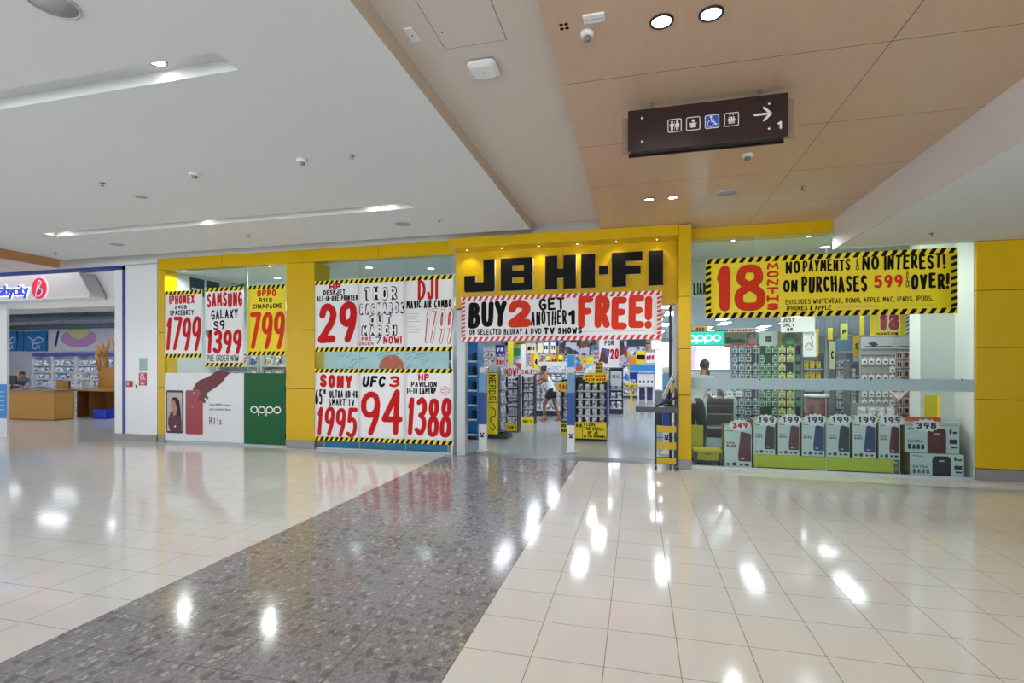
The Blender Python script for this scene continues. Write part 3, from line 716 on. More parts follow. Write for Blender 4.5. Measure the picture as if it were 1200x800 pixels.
# ================================================================== BANNERS
x0, x1, z0, z1 = on_y(541, 350, 8.60)[0], on_y(775.5, 338.7, 8.60)[0], on_y(660, 398.5, 8.60)[1], on_y(660, 344.3, 8.60)[1]
o, w, h = poster('sale_banner', 'white hand lettered sale banner with red striped border hung over the entrance', 'banner', x0, x1, z0, z1, 8.572, wpaper, tapes=False)
b_ = .075
for xx in (.25, w*.5, w-.25):
    mb = MB(); mb.box(xx-.02, xx+.02, .005, 8.702-8.572, h*.3, h*.3+.04); mb.build('fixing', lightg, o)
tape_strip(w, h-b_, h, o, a=redtape, b=wpaper, n=33); tape_strip(w, 0, b_, o, a=redtape, b=wpaper, n=33)
for xx in (0, w-b_):
    mb = MB(); mb.flat = 1
    for k in range(9):
        zz = b_+(h-2*b_)*k/9; d = (h-2*b_)/18
        mb.face([(xx, -.0035, zz), (xx+b_, -.0035, zz+d*.6), (xx+b_, -.0035, zz+d*1.6), (xx, -.0035, zz+d)])
    mb.build('hazard_tape', redtape, o)
n_ = lambda t, a, b, c, d, th, **k: (t, w*a, w*b, h*c, h*d, th, k)
lettering([n_('BUY', .04, .245, .31, .89, .082, jit=.12, gap=.06), n_('GET', .41, .54, .65, .92, .036, jit=.15), n_('ANOTHER', .37, .55, .33, .64, .024, jit=.15, gap=.2), n_('1', .555, .605, .32, .65, .055),
           n_('ON SELECTED BLURAY', .045, .325, .14, .27, .014, jit=.15), n_('& DVD', .34, .425, .14, .27, .014, jit=.1), n_('TV', .435, .49, .13, .28, .026), n_('SHOWS', .505, .625, .13, .27, .022, jit=.15)], black, o)
lettering([n_('2', .248, .372, .28, .90, .125), n_('FREE!', .605, .95, .22, .91, .102, jit=.09, gap=.07)], redor, o)
mb = MB(); mb.flat = 1
for k in range(30): line(mb, [(w*(.63+.01*k), h*.175), (w*(.636+.01*k), h*.178)], .006, -.003)
mb.build('fine_print', midg, o)

x0, x1, z0, z1 = 1.05, on_y(1122, 300, 8.58)[0], 2.375, 3.317
o, w, h = poster('finance_banner', 'large yellow hand lettered banner with black striped border over the right window', 'banner', x0, x1, z0, z1, 8.575, ysign, tapes=False)
b_ = .08
tape_strip(w, h-b_, h, o, n=28); tape_strip(w, 0, b_, o, n=28)
for xx in (0, w-b_):
    mb = MB(); mb.flat = 1
    for k in range(8):
        zz = b_+(h-2*b_)*k/8; d = (h-2*b_)/16
        mb.face([(xx, -.0035, zz), (xx+b_, -.0035, zz+d*.6), (xx+b_, -.0035, zz+d*1.6), (xx, -.0035, zz+d)])
    mb.build('hazard_tape', black, o)
n_ = lambda t, a, b, c, d, th, **k: (t, w*a, w*b, h*c, h*d, th, k)
o1 = [n_('1', .05, .115, .12, .87, .135), n_('8', .125, .255, .12, .87, .10)]
lettering([(t, a-.008, b+.008, c-.008, d+.008, th+.012, k) for t, a, b, c, d, th, k in o1], mat('dark_red_marker', '8a1f10', .5), o, y=-.003, name='lettering_outline')
lettering(o1, redor, o, y=-.005)
for i, ch in enumerate('MONTHS'):
    pass
lettering([n_(ch, .262, .312, .78-.133*i, .89-.133*i, .026) for i, ch in enumerate('MONTHS')], redor, o)
lettering([n_('NO', .34, .40, .70, .90, .027, jit=.12), n_('PAYMENTS', .41, .60, .71, .90, .022, jit=.1), n_('&', .62, .635, .72, .9, .008), n_('NO', .645, .71, .71, .92, .027, jit=.1), n_('INTEREST!', .73, .955, .69, .92, .03, jit=.12),
           n_('ON', .33, .39, .40, .60, .028), n_('PURCHASES', .405, .665, .38, .64, .032, jit=.12), n_('&', .81, .825, .42, .66, .007), n_('OVER!', .83, .968, .38, .62, .036, jit=.1),
           n_('EXCLUDES WHITEWEAR, BONIQ, APPLE MAC, IPADS, IPODS,', .34, .91, .20, .28, .008, jit=.1), n_('IPHONES & APPLE', .345, .525, .095, .175, .010, jit=.1)], black, o)
lettering([n_('599', .69, .80, .42, .62, .034)], redor, o)
mb = MB(); mb.flat = 1
for k in range(38): line(mb, [(w*(.54+.01*k), h*.13), (w*(.546+.01*k), h*.134)], .007, -.003)
mb.build('fine_print', midg, o)

# ================================================================== WINDOW POSTERS
PY = FY-.012
def tposter(name, lab, u0, u1, vt, vb, paper, items, group='price posters in the shop windows'):
    x0, x1, z0, z1 = rect_y(u0, u1, vt, vb, PY)
    o, w, h = poster(name, lab, 'poster', x0, x1, z0, z1, PY, paper, group)
    by = {}
    for t, a, b, c, d, th, m, *k in items: by.setdefault(m, []).append((t, w*a, w*b, h*c, h*d, th, *(k or [{}])))
    for m, its in by.items():
        if m == 'out':
            its = [(t, a, b, c, d, th, dict(*k, gap=.30)) for t, a, b, c, d, th, *k in its]
            lettering([(t, a-.006, b+.006, c-.006, d+.006, th+.012, *k) for t, a, b, c, d, th, *k in its], black, o, name='lettering_outline')
            lettering([(t, a+.012, b-.012, c+.012, d-.012, th-.024, *k) for t, a, b, c, d, th, *k in its], wpaper, o, y=-.005)
        elif m == 'rout':
            lettering(its, red, o, name='lettering_outline')
            lettering([(t, a+.01, b-.01, c+.01, d-.01, th-.022, *k) for t, a, b, c, d, th, *k in its], wpaper, o, y=-.005)
        else:
            lettering(its, {'r': red, 'k': black, 'o': redor}[m], o)
    return o, w, h
J1 = {'jit': .1}
tposter('price_poster', 'white price poster reading 1799 for a grey phone, leftmost in the first window', 193, 237, 340.5, 418.8, wpaper,
        [('IPHONEX', .13, .80, .80, .935, .034, 'r', J1), ('64GB', .28, .60, .725, .785, .014, 'k', J1), ('SPACEGREY', .14, .78, .635, .71, .016, 'k', J1), ('1799', .04, .97, .09, .60, .075, 'r', {'jit': .10, 'gap': .05, 'lean': .08})])
tposter('price_poster', 'white price poster reading 1399 for a pre-order phone, centre of the first window', 240.5, 285.5, 336.5, 429.3, wpaper,
        [('SAMSUNG', .05, .97, .75, .93, .04, 'r', J1), ('GALAXY', .16, .86, .60, .72, .024, 'k', J1), ('S9', .22, .52, .465, .58, .03, 'k', J1), ('FROM', .01, .16, .40, .46, .010, 'k', J1), ('1399', .05, .96, .15, .46, .075, 'r', {'jit': .10, 'gap': .05, 'lean': .06}), ('PRE-ORDER NOW', .05, .88, .065, .145, .012, 'k', J1)])
tposter('price_poster', 'yellow price poster reading 799, the only yellow one in the left windows', 290.5, 334.5, 334, 416.2, ysign,
        [('OPPO', .25, .76, .84, .94, .034, 'o', J1), ('R11S', .29, .66, .755, .82, .016, 'k', J1), ('CHAMPAGNE', .13, .92, .665, .735, .016, 'k', J1), ('799', .03, .99, .09, .63, .085, 'o', {'jit': .09, 'gap': .04, 'lean': .08})])
c0, c1, c2, c3 = 368.8, 420.6, 475.2, 531.5
tposter('price_poster', 'white poster with big red 29 for a printer, top left of the second window', c0, c1, 328.2, 411.8, wpaper,
        [('HP', .33, .60, .87, .955, .034, 'r'), ('DESKJET', .20, .70, .795, .87, .018, 'k', J1), ('ALL-IN-ONE PRINTER', .05, .98, .71, .785, .016, 'k', J1), ('29', .08, .96, .11, .68, .125, 'r', {'jit': .06, 'gap': .08, 'lean': .06})])
tposter('movie_poster', 'white poster of outlined movie title lettering, top centre of the second window', c1, c2, 325.6, 411.5, wpaper,
        [('THOR', .12, .82, .70, .88, .06, 'out', J1), ('RAGNAROK', .02, .98, .51, .66, .055, 'out', J1), ('OUT', .22, .70, .365, .50, .055, 'out', J1), ('MARCH', .06, .82, .215, .355, .055, 'out', J1),
         ('PRE', .06, .28, .145, .20, .014, 'r'), ('ORDER', .0, .32, .085, .13, .010, 'r'), ('7', .36, .48, .10, .20, .016, 'k'), ('NOW!', .53, .92, .10, .205, .024, 'r')])
o, w, h = tposter('price_poster', 'white poster with thin outlined red 1799 for a drone, top right of the second window', c2, c3, 322.9, 411.2, wpaper,
        [('DJI', .26, .68, .68, .95, .05, 'r'), ('MAVIC AIR COMBO', .02, .96, .57, .68, .020, 'k', J1), ('1799', .42, .99, .09, .55, .055, 'rout', {'jit': .08, 'gap': .06, 'lean': .08})])
mb = MB(); mb.flat = 1
for k in range(8): line(mb, [(w*.04, h*(.50-.035*k)), (w*(.30-.03*(k % 3)), h*(.502-.035*k))], .006, -.003)
mb.build('fine_print', midg, o)
tposter('price_poster', 'white poster with red 1995 for a television, bottom left of the second window', c0, c1, 432, 516.6, wpaper,
        [('SONY', .12, .86, .735, .92, .062, 'r', J1), ('65"', .01, .27, .50, .715, .026, 'k'), ('ULTRA HD 4K', .34, .98, .60, .70, .018, 'k', J1), ('SMART TV', .32, .90, .49, .585, .018, 'k', J1), ('1995', .05, .97, .05, .46, .07, 'r', {'jit': .10, 'gap': .05, 'lean': .08})])
tposter('price_poster', 'white poster with big red 94 for a game, bottom centre of the second window', c1, c2, 432, 518.3, wpaper,
        [('UFC', .08, .58, .75, .905, .045, 'k', {'lean': .15}), ('3', .66, .88, .75, .905, .045, 'r', {'lean': .15}), ('94', .02, .95, .09, .70, .10, 'r', {'jit': .07, 'gap': .06, 'lean': .06})])
o, w, h = tposter('price_poster', 'white poster with red 1388 for a laptop, bottom right of the second window', c2, c3, 432, 520.2, wpaper,
        [('HP', .27, .50, .84, .935, .03, 'r'), ('PAVILION', .12, .66, .755, .83, .018, 'k', J1), ('14-10 LAPTOP', .03, .64, .665, .745, .018, 'k', J1), ('1388', .04, .97, .09, .61, .08, 'r', {'jit': .09, 'gap': .05, 'lean': .06})])
mb = MB(); mb.flat = 1
P = [(w*.83+(.10 if k % 2 else .065)*math.cos(2*PI*k/24), h*.71+(.085 if k % 2 else .055)*math.sin(2*PI*k/24)) for k in range(25)]
line(mb, P, .006, -.003); line(mb, [(w*.77, h*.72), (w*.89, h*.735)], .008, -.003); line(mb, [(w*.77, h*.69), (w*.89, h*.70)], .008, -.003)
mb.build('starburst_outline', red, o)

# phone advertisement panels filling the foot of the first window
x0, x1, z0, z1 = on_y(192.7, 480, PY)[0], on_y(285.6, 480, PY)[0], .045, on_y(240, 437, PY)[1]
o = thing('phone_advertisement', 'white phone advertisement panel with a hand holding a red phone', 'advertisement', (x0, PY, z0)); w, h = x1-x0, z1-z0
mb = MB(); mb.box(0, w, 0, .012, 0, h, .002); o = mb.build('board', mat('ad_white', 'dfe1e6', .3, var=.02), o)
U = lambda u: on_y(180+u/7.06, 480, PY)[0]-x0
V = lambda v, u=400: on_y(180+u/7.06, 420+v/7.06, PY)[1]-z0
def flat(poly, y, name, m, par):
    mb = MB(); mb.flat = 1; mb.prism(poly, y, -.0001) if y < 0 else mb.face([(p[0], y, p[1]) for p in poly]); return mb.build(name, m, par)
flat(rrect(U(104), U(247), V(617, 170), V(262, 170), .05), -.003, 'dark_phone', blackm, o)
flat(rrect(U(114), U(237), V(600, 170), V(280, 170), .012), -.004, 'phone_screen', mat('portrait_backdrop', 'b9a9aa', .3, var=.2, scale=3), o)
por = mat('portrait_skin', 'b88774', .5); hairm = mat('dark_hair', '2b1d1a', .6, var=.3, scale=40)
flat([(U(x), V(y, 170)) for x, y in ((138, 600), (120, 540), (125, 490), (145, 440), (170, 425), (200, 430), (225, 470), (234, 520), (234, 600))], -.005, 'portrait_coat', mat('portrait_coat', '5b2730', .5), o)
flat([(U(x), V(y, 170)) for x, y in ((145, 350), (160, 322), (190, 318), (212, 340), (222, 400), (228, 470), (200, 490), (195, 400), (175, 345), (150, 352))], -.0065, 'portrait_hair', hairm, o)
flat([(U(x), V(y, 170)) for x, y in ((147, 352), (172, 340), (190, 352), (196, 395), (186, 425), (190, 460), (168, 475), (166, 440), (150, 425), (143, 395))], -.006, 'portrait_face', por, o)
flat([(U(180)+.02*math.cos(2*PI*k/14), V(560, 170)+.02*math.sin(2*PI*k/14)) for k in range(14)], -.0068, 'shutter_dot', wpaper, o)
flat(rrect(U(265), U(408), V(627, 330), V(262, 330), .05), -.003, 'red_phone', mat('phone_red', '96102a', .25, var=.12, scale=2), o)
flat([(U(334)+.012*math.cos(2*PI*k/12), V(283, 330)+.012*math.sin(2*PI*k/12)) for k in range(12)], -.0042, 'phone_lens', lightg, o)
flat([(U(322)+.016*math.cos(2*PI*k/12), V(402, 330)+.016*math.sin(2*PI*k/12)) for k in range(12)], -.0042, 'finger_sensor', mat('phone_red2', 'c05064', .3), o)
handp = mat('printed_hand', '6a2630', .45, var=.35, scale=5)
flat([(U(x), V(y, 450)) for x, y in ((325, 262), (345, 215), (380, 180), (430, 160), (480, 135), (520, 105), (540, 95), (585, 100), (640, 110), (600, 150), (565, 200), (520, 235), (490, 255), (445, 285), (437, 300), (455, 325), (447, 338), (425, 322), (418, 330), (430, 355), (424, 372), (410, 362), (395, 340), (380, 352), (368, 342), (378, 310), (402, 280), (370, 262))], -.006, 'printed_hand', handp, o)
print_text('Dual 20MP cameras', U(462), V(393, 590), .073, darkg, o, ext=.0004, sx=.92); print_text('your world in focus', U(462), V(430, 590), .073, darkg, o, ext=.0004, sx=.92)
print_text('R11s', U(458), V(545, 520), .21, darkg, o, ext=.0004, sx=.78)
x2, x3 = on_y(286, 480, PY)[0], on_y(334, 480, PY)[0]; z1g = on_y(310, 437, PY)[1]
o = thing('green_advertisement', 'dark green advertisement panel with white round lettering', 'advertisement', (x2, PY, z0)); w, h = x3-x2, z1g-z0
mb = MB(); mb.box(0, w, 0, .012, 0, h, .002); o = mb.build('board', green_m, o)
def ring(mb, x, z, rx, rz, t, y): line(mb, [(x+rx*math.cos(2*PI*k/20), z+rz*math.sin(2*PI*k/20)) for k in range(21)], t, y)
def round_word(mb, x0, x1, z, t, y=-.003):           # o p p o in wide round strokes
    q = (x1-x0)/4; rx = q*.42; rz = rx*.80
    for i in range(4):
        cx_ = x0+q*(i+.5); ring(mb, cx_, z, rx, rz, t, y)
        if i in (1, 2): line(mb, [(cx_-rx, z), (cx_-rx, z-rz*1.9)], t, y)
mb = MB(); mb.flat = 1; round_word(mb, w*.16, w*.91, h*.485, .026); mb.build('lettering', wpaper, o)

# ================================================================== FIRE SIGNS ON THE WHITE PIER
WY = FY-.031
x0, x1, z0, z1 = rect_y(163.5, 172.5, 419.5, 434, WY)
o = thing('notice_plate', 'small blue grey notice plate above the red fire sign on the white pier', 'notice', ((x0+x1)/2, WY, z0)); k = (x1-x0)/2
mb = MB(); mb.box(-k, k, -.008, 0, 0, z1-z0, .002); mb.build('plate', mat('plate_blue', '8fb0b8', .2, var=.1), o)
mb = MB(); mb.flat = 1
for i in range(3): line(mb, [(-k*.6, (z1-z0)*(.25+.2*i)), (k*.6, (z1-z0)*(.25+.2*i))], .008, -.009)
mb.build('lines', mat('plate_line', '6b8c95', .4), o)
x0, x1, z0, z1 = rect_y(163, 172, 436.5, 451.5, WY)
o = thing('fire_sign', 'red and white fire hose reel sign on the white pier', 'sign', ((x0+x1)/2, WY, z0)); k = (x1-x0)/2; h = z1-z0
mb = MB(); mb.box(-k, k, -.006, 0, 0, h, .001); mb.build('plate', mat('fire_red', 'c01a24', .35), o)
mb = MB(); mb.flat = 1; ring(mb, -.01, h*.64, .045, .05, .018, -.008); mb.disc(-.01, h*.64, .015, -.008); line(mb, [(.04, h*.6), (.065, h*.45)], .014, -.008); line(mb, [(-.07, h*.9), (.05, h*.9)], .012, -.008)
mb.build('pictogram', wpaper, o); lettering([('FIRE HOSE', -k*.8, k*.8, h*.22, h*.31, .008), ('REEL', -k*.5, k*.5, h*.08, h*.17, .008)], wpaper, o, y=-.008)
x, z = on_y(150.5, 449.5, 8.68); o = thing('call_point', 'red square alarm call point beside the navy frame', 'alarm', (x+.04, WY, z))
mb = MB(); mb.box(-.06, .06, -.05, 0, -.065, .065, .008); mb.build('case', mat('fire_red', 'c01a24', .35), o)
mb = MB(); mb.box(-.03, .03, -.053, -.049, -.03, .03, .002); mb.build('pane', lightg, o)
x, z = on_y(160, 452.5, WY); o = thing('door_stop', 'small black stud below the call point on the white pier', 'stud', (x, WY, z))
mb = MB(); mb.box(-.012, .012, -.012, 0, -.035, .035, .004); mb.build('plate', blackm, o)
mb = MB(); mb.lathe([(.008, -.012), (.008, -.02), (.003, -.024)], n=10, axis='y'); mb.build('button', midg, o)

# ================================================================== SHOP LIGHTING: ceiling panels
tube_m = mat('tube_glow', 'f2f7ff', .4, emit=10.5)
def panel_light(x, y, z, label, group, w=.3, d=1.2, m=None):
    o = thing('ceiling_light', label, 'ceiling light', (x, y, z), 0, group)
    mb = MB()
    for a, b, c, e in ((-w/2-.02, w/2+.02, -d/2-.02, -d/2), (-w/2-.02, w/2+.02, d/2, d/2+.02), (-w/2-.02, -w/2, -d/2, d/2), (w/2, w/2+.02, -d/2, d/2)): mb.box(a, b, c, e, -.03, 0)
    mb.build('frame', lightg, o)
    mb = MB(); mb.box(-w/2, w/2, -d/2, d/2, -.022, -.002); mb.build('diffuser', m or tube_m, o); return o
src = None
for j in range(8):
    for i in range(8):
        p = (-8.7+1.85*i+(.3 if j % 2 else 0), 11.9+1.85*j, 3.0)
        if src is None: src = panel_light(*p, 'long white fluorescent panel in the grey shop ceiling', 'fluorescent panels in the shop ceiling')
        else: dup(src, p)
wl = [((-7.35, 9.6, 3.66), 'recessed window downlight seen above the yellow poster, nearest the glass'), ((-8.1, 10.1, 3.66), 'recessed window downlight seen above the yellow poster, deeper in the window'),
      ((-5.4, 9.5, 3.66), 'recessed downlight seen above the printer poster'), ((-4.2, 9.9, 3.66), 'recessed downlight seen above the drone poster'),
      (on_z(967, 289, 3.66)+(3.66,), 'recessed downlight above the large yellow banner'), ((1.5, 9.9, 3.66), 'recessed downlight hidden high behind the banner end')]
glow_w = mat('window_lamp_glow', 'f4f8ff', .4, emit=12)
for p, lab in wl[:5]:
    downlight(p[0], p[1], p[2], .09, lab, 60, rim=white, glow=glow_w)
for i, x in enumerate((-9.4, -7.27, 1.5, 2.6, 3.7)):  # the three right-hand ones are added to brighten the window goods
    downlight(x, 8.84, 3.654, .04, 'small downlight set under the yellow header just behind the glass', 55, cone=3.0, rim=white, glow=glow_w, group='downlights along the shop windows')
src = None  # added panels that light the inside of the left shop
for j in range(3):
    for i in range(5):
        p = (-25+3.0*i, 10.4+2.4*j, 3.55)
        if src is None:
            src = panel_light(*p, 'added hanging light panel under the dark open ceiling of the left shop', 'added light panels in the left shop', 1.2, .3)
            mb = MB()
            for a in (-.5, .5): mb.tube([(a, 0, -.005), (a, 0, .4)], .006, 5)
            mb.build('hanger', blackm, src)
        else: dup(src, p)

# ================================================================== LEFT SHOP
o = thing('shop_sign', 'white fascia sign of the left shop with glowing blue lettering and round red emblem', 'shop sign', (0, 8.40, 0))
a, b = on_y(92, 319, 8.4), on_y(105, 346, 8.4); zt, zb = a[1], b[1]
mb = MB(); mb.prism([(-17.5, zb), (b[0], zb), (b[0], zb+.05), (a[0], zt), (-17.5, zt)], 0, .32); mb.build('fascia_box', mat('fascia_white', 'd5d1d3', .35, var=.02), o)
mb = MB(); mb.box(-17.5, b[0]+.02, -.03, .31, zb-.05, zb-.002, .01); mb.build('lower_lip', white2, o)
xa, xb = on_y(0, 340, 8.4)[0], on_y(35, 340, 8.4)[0]; zc_ = on_y(18, 346, 8.4)[1]
glow = mat('halo_white', 'e8ecff', .4, emit=.9); bl = mat('letter_blue', '2a3fc0', .3, emit=.35)
t = print_text('babycity', 0, zc_, .33, bl, o, y=-.03, ext=.012, off=.004, sx=1., name='lettering')
wd = max(v.co.x for v in t.data.vertices); aw = wd*.88; kx = (xb-xa)/aw
for v in t.data.vertices: v.co.x = xb-(wd-v.co.x)*kx
t = print_text('babycity', 0, zc_, .33, glow, o, y=-.012, ext=.006, off=.022, name='letter_halo')
for v in t.data.vertices: v.co.x = xb-(wd-v.co.x)*kx
ex, ez = on_y(47.5, 338, 8.4); rr = (on_y(56, 338, 8.4)[0]-on_y(39.5, 338, 8.4)[0])/2; rz = .235
def disc_obj(name, m, r1, r2, y0, y1):
    mb = MB(); mb.prism([(ex+r1*math.cos(2*PI*k/32), ez+r2*math.sin(2*PI*k/32)) for k in range(32)], y0, y1); return mb.build(name, m, o)
disc_obj('emblem_halo', mat('halo_pink', 'ffb9cf', .4, emit=.8), rr*1.12, rz*1.08, -.015, -.001); disc_obj('emblem', mat('emblem_red', 'd2143c', .3, emit=.4), rr, rz, -.035, -.016)
mb = MB(); mb.flat = 1
line(mb, [(ex+rr*x, ez+rz*z) for x, z in ((-.45, -.75), (-.25, 0), (0, .75))], .03, -.037)
line(mb, [(ex+rr*x, ez+rz*z) for x, z in spline([(0., .75), (.35, .55), (.05, .1), (.5, -.2), (.3, -.6), (-.15, -.75)])], .028, -.037)
mb.build('emblem_stroke', wpaper, o)
mb = MB(); mb.flat = 1; line(mb, [(ex+rr*x, ez+rz*z) for x, z in spline([(0., .1), (.2, -.1), (.15, -.4), (-.2, -.45)])], .05, -.0365); mb.build('emblem_swirl', mat('emblem_purple', '6b2a9c', .4), o)
mb = MB(); mb.box(-17.5, -11.1, FY+.05, FY+.9, on_y(115, 360, 8.9)[1], 3.71); struct('wall_entrance_head', mb, white)
# ducts and beams under the open ceiling
duct = mat('duct_grey', '55626d', .5, .2, var=.15)
for i, (y, z, r, lab) in enumerate(((12.2, 3.60, .12, 'grey round duct under the dark ceiling of the left shop, nearest the entrance'), (14.6, 3.42, .09, 'grey round duct under the dark ceiling of the left shop, middle one'), (16.6, 3.30, .10, 'grey round duct over the picture wall of the left shop'))):
    mb = MB(); mb.tube([(-35, y, z), (-10.2, y, z)], r, 12)
    for x in range(-34, -10, 2): mb.tube([(x, y, z+r-.02), (x, y, 3.945)], .01, 5); mb.lathe([(r*1.06, -.03), (r*1.06, .03)], (x, y, z), 12, 'x')
    tag(mb.build('duct', duct), lab, 'duct')
o = thing('wall_picture', 'wide white wall picture of a pink dish and pale green bowl', 'picture', (0, 17.93, 0))
def R17(u0, u1, vt, vb, Y=17.9): return rect_y(u0, u1, vt, vb, Y)
x0, x1, z0, z1 = R17(57, 139, 378, 412); mb = MB(); mb.box(x0, x1, -.04, 0, z0, z1, .01); mb.build('board', mat('picture_white', 'e4e0ec', .4, var=.03), o)
P = lambda u, v: on_y(u, v, 17.88)
def ell(u, v, ru, rv, y, name, m, a0=0, a1=360):
    c = P(u, v); e = P(u+ru, v); f = P(u, v-rv); rx_, rz_ = e[0]-c[0], f[1]-c[1]
    mb = MB(); mb.flat = 1; mb.face([(c[0]+rx_*math.cos(math.radians(a0+(a1-a0)*k/28)), y, c[1]+rz_*math.sin(math.radians(a0+(a1-a0)*k/28))) for k in range(29)]); return mb.build(name, m, o)
ell(92, 396, 21, 11, -.042, 'pink_dish', mat('print_pink', 'd59fd0', .5)); ell(92, 385, 13, 12, -.044, 'green_bowl', mat('print_green', 'dfe3a0', .5), 180, 360); ell(92, 385, 13, 2, -.045, 'bowl_rim', mat('print_rim', 'c3d27c', .5))
mb = MB(); mb.flat = 1; a, b = P(68, 389), P(65, 404); line(mb, [(a[0], a[1]), (b[0], b[1])], .14, -.043); mb.build('printed_spoon', navy, o)
for u0, u1, lab, sq in ((6, 19.5, 'blue square wall panel with white drawing, leftmost in the left shop', 1), (22, 27, 'narrow blue wall panel between two square ones in the left shop', 0), (29.5, 54, 'blue square wall panel with white drawing beside the wide wall picture', 1)):
    x0, x1, z0, z1 = R17(u0, u1, 388, 411.5); o = thing('wall_panel', lab, 'panel', (x0, 17.93, z0)); w, h = x1-x0, z1-z0
    mb = MB(); mb.prism(rrect(0, w, 0, h, .05), -.03, 0); mb.build('board', mat('panel_blue', '1f83d6', .4, var=.05), o)
    if sq:
        mb = MB(); mb.flat = 1
        line(mb, spline([(w*a, h*b) for a, b in ((.15, .75), (.4, .55), (.6, .7), (.85, .6), (.75, .45), (.45, .4), (.3, .5))]), .05, -.032)
        line(mb, spline([(w*a, h*b) for a, b in ((.4, .4), (.35, .2), (.5, .12), (.62, .3), (.7, .12))]), .05, -.032); mb.build('drawing', wpaper, o)
# white shelving bays with small goods
baby_cols = ['f2f4f8', '3f86c9', 'dfe8f2', '2358a8', 'e9c9d8', '8fb9dc', '3b3d52', 'ffffff']
def shelf_bay(name, lab, x0, x1, y, z1, n, depth=.4, mbk=None, mshelf=None, header=None, cat='shelving', z0=.12, group=None):
    """upright shelving: back panel, two side panels, n shelves and a plinth, open to -y"""
    o = thing(name, lab, cat, (x0, y, 0), 0, group); w = x1-x0
    mb = MB(); mb.box(0, w, depth-.02, depth, 0, z1); mb.build('back_panel', mbk or white, o)
    for a in (0, w-.02): mb = MB(); mb.box(a, a+.02, 0, depth-.02, 0, z1, .003); mb.build('side_panel', mshelf or white, o)
    zs = [z0+(z1-z0-.1)*i/n for i in range(n)]
    for i, z in enumerate(zs):
        mb = MB(); mb.box(.02, w-.02, 0 if i == 0 else .06, depth-.02, z-.02, z); sh = mb.build('shelf', mshelf or white, o)
        yl_ = 0 if i == 0 else .06; mb = MB(); mb.box(.02, w-.02, yl_-.006, yl_, z-.03, z+.008); mb.build('price_rail', lightg, sh)
    mb = MB(); mb.box(.02, w-.02, .03, depth-.02, 0, z0-.03); mb.build('plinth', darkg, o)
    if header: mb = MB(); mb.box(0, w, .0, depth, z1, z1+.12, .004); mb.build('header', header, o)
    return o, [(z, .06 if i else .0) for i, z in enumerate(zs)]
babyc = mat_cover('baby_goods', baby_cols, .4, 16)
def goods_box(w, d, h, m, name, lab, cat, group):
    mb = MB(); mb.mi = 0; mb.box(-w/2, w/2, 0, d, 0, h, .004); mb.mi = 1
    mb.face([(-w*.44, -.0015, h*.08), (w*.44, -.0015, h*.08), (w*.44, -.0015, h*.92), (-w*.44, -.0015, h*.92)])
    mb.mi = 2; mb.face([(-w*.35, -.0025, h*.68), (w*.2, -.0025, h*.68), (w*.2, -.0025, h*.82), (-w*.35, -.0025, h*.82)])
    return tag(mb.build(name, m), lab, cat, group)
src = None
hdr = mat('shelf_header', '4b4fa8', .4)
for (u0, u1, lab) in ((37, 60, 'white shelving bay of small goods behind the brown chair in the left shop, leftmost'), (61, 88, 'white shelving bay of small goods in the left shop, middle of three'), (89, 139, 'wide white shelving bay of small goods behind the wooden tree in the left shop')):
    x0, x1 = on_y(u0, 430, 16.6)[0], on_y(u1, 430, 16.6)[0]
    o, zs = shelf_bay('shelf_unit', lab, x0, x1, 16.6, on_y(70, 417, 16.6)[1], 6, .45, mshelf=white2, header=hdr)
    for z, yo in zs[1:]:
        x = x0+.18
        while x < x1-.17:
            kk = random.uniform(.95, 1.3)
            if src is None: src = goods_box(.22, .16, .24, [lightg, babyc, wpaper], 'goods_box', 'small blue and white packaged box on a white shelf in the left shop', 'box', 'boxes on the shelves of the left shop'); c = src
            else: c = dup(src)
            c.location = (x, 16.6+yo+.03, z+.003); c.scale = (kk, 1, random.uniform(.82, 1.0)); x += .24*kk+.02
# wooden counters
ply = wood_mat('plywood', 'b07a2c', 'c8923f', .4, None, 0, sc=.8); plyd = wood_mat('plywood_dark', '7a4a22', '8f5a2c', .45, None, 0, sc=.8)
o = thing('shop_counter', 'long pale plywood counter just inside the left shop', 'counter', (-16.65, 11.25, 0))
mb = MB(); mb.box(-4.2, 0, 0, .03, .03, .86, .003); mb.build('front_panel', ply, o)
mb = MB(); mb.box(-.03, 0.002, .03, .55, .03, .86, .003); mb.build('end_panel', wood_mat('plywood_pale', 'c08a3c', 'd9a552', .4, None, 0), o)
mb = MB(); mb.box(-4.2, -.03, .03, .55, .0, .84); mb.build('carcass', plyd, o)
mb = MB(); mb.box(-4.25, .05, -.04, .6, .86, .905, .006); mb.build('worktop', mat('counter_top', '7d7468', .3, var=.1), o)
x0, y0 = on_z(88, 488.5); o = thing('service_desk', 'dark plywood service desk behind the display rack in the left shop', 'desk', (x0, y0+.05, 0))
mb = MB(); mb.box(0, .06, 0, .6, 0, .82); mb.build('side_panel', plyd, o); mb = MB(); mb.box(.06, 1.3, .45, .5, .1, .82); mb.build('back_panel', plyd, o)
mb = MB(); mb.box(-.03, 1.4, -.05, .62, .82, .87, .006); mb.build('worktop', ply, o); mb = MB(); mb.box(.5, .56, 0, .5, 0, .82); mb.build('divider', plyd, o)
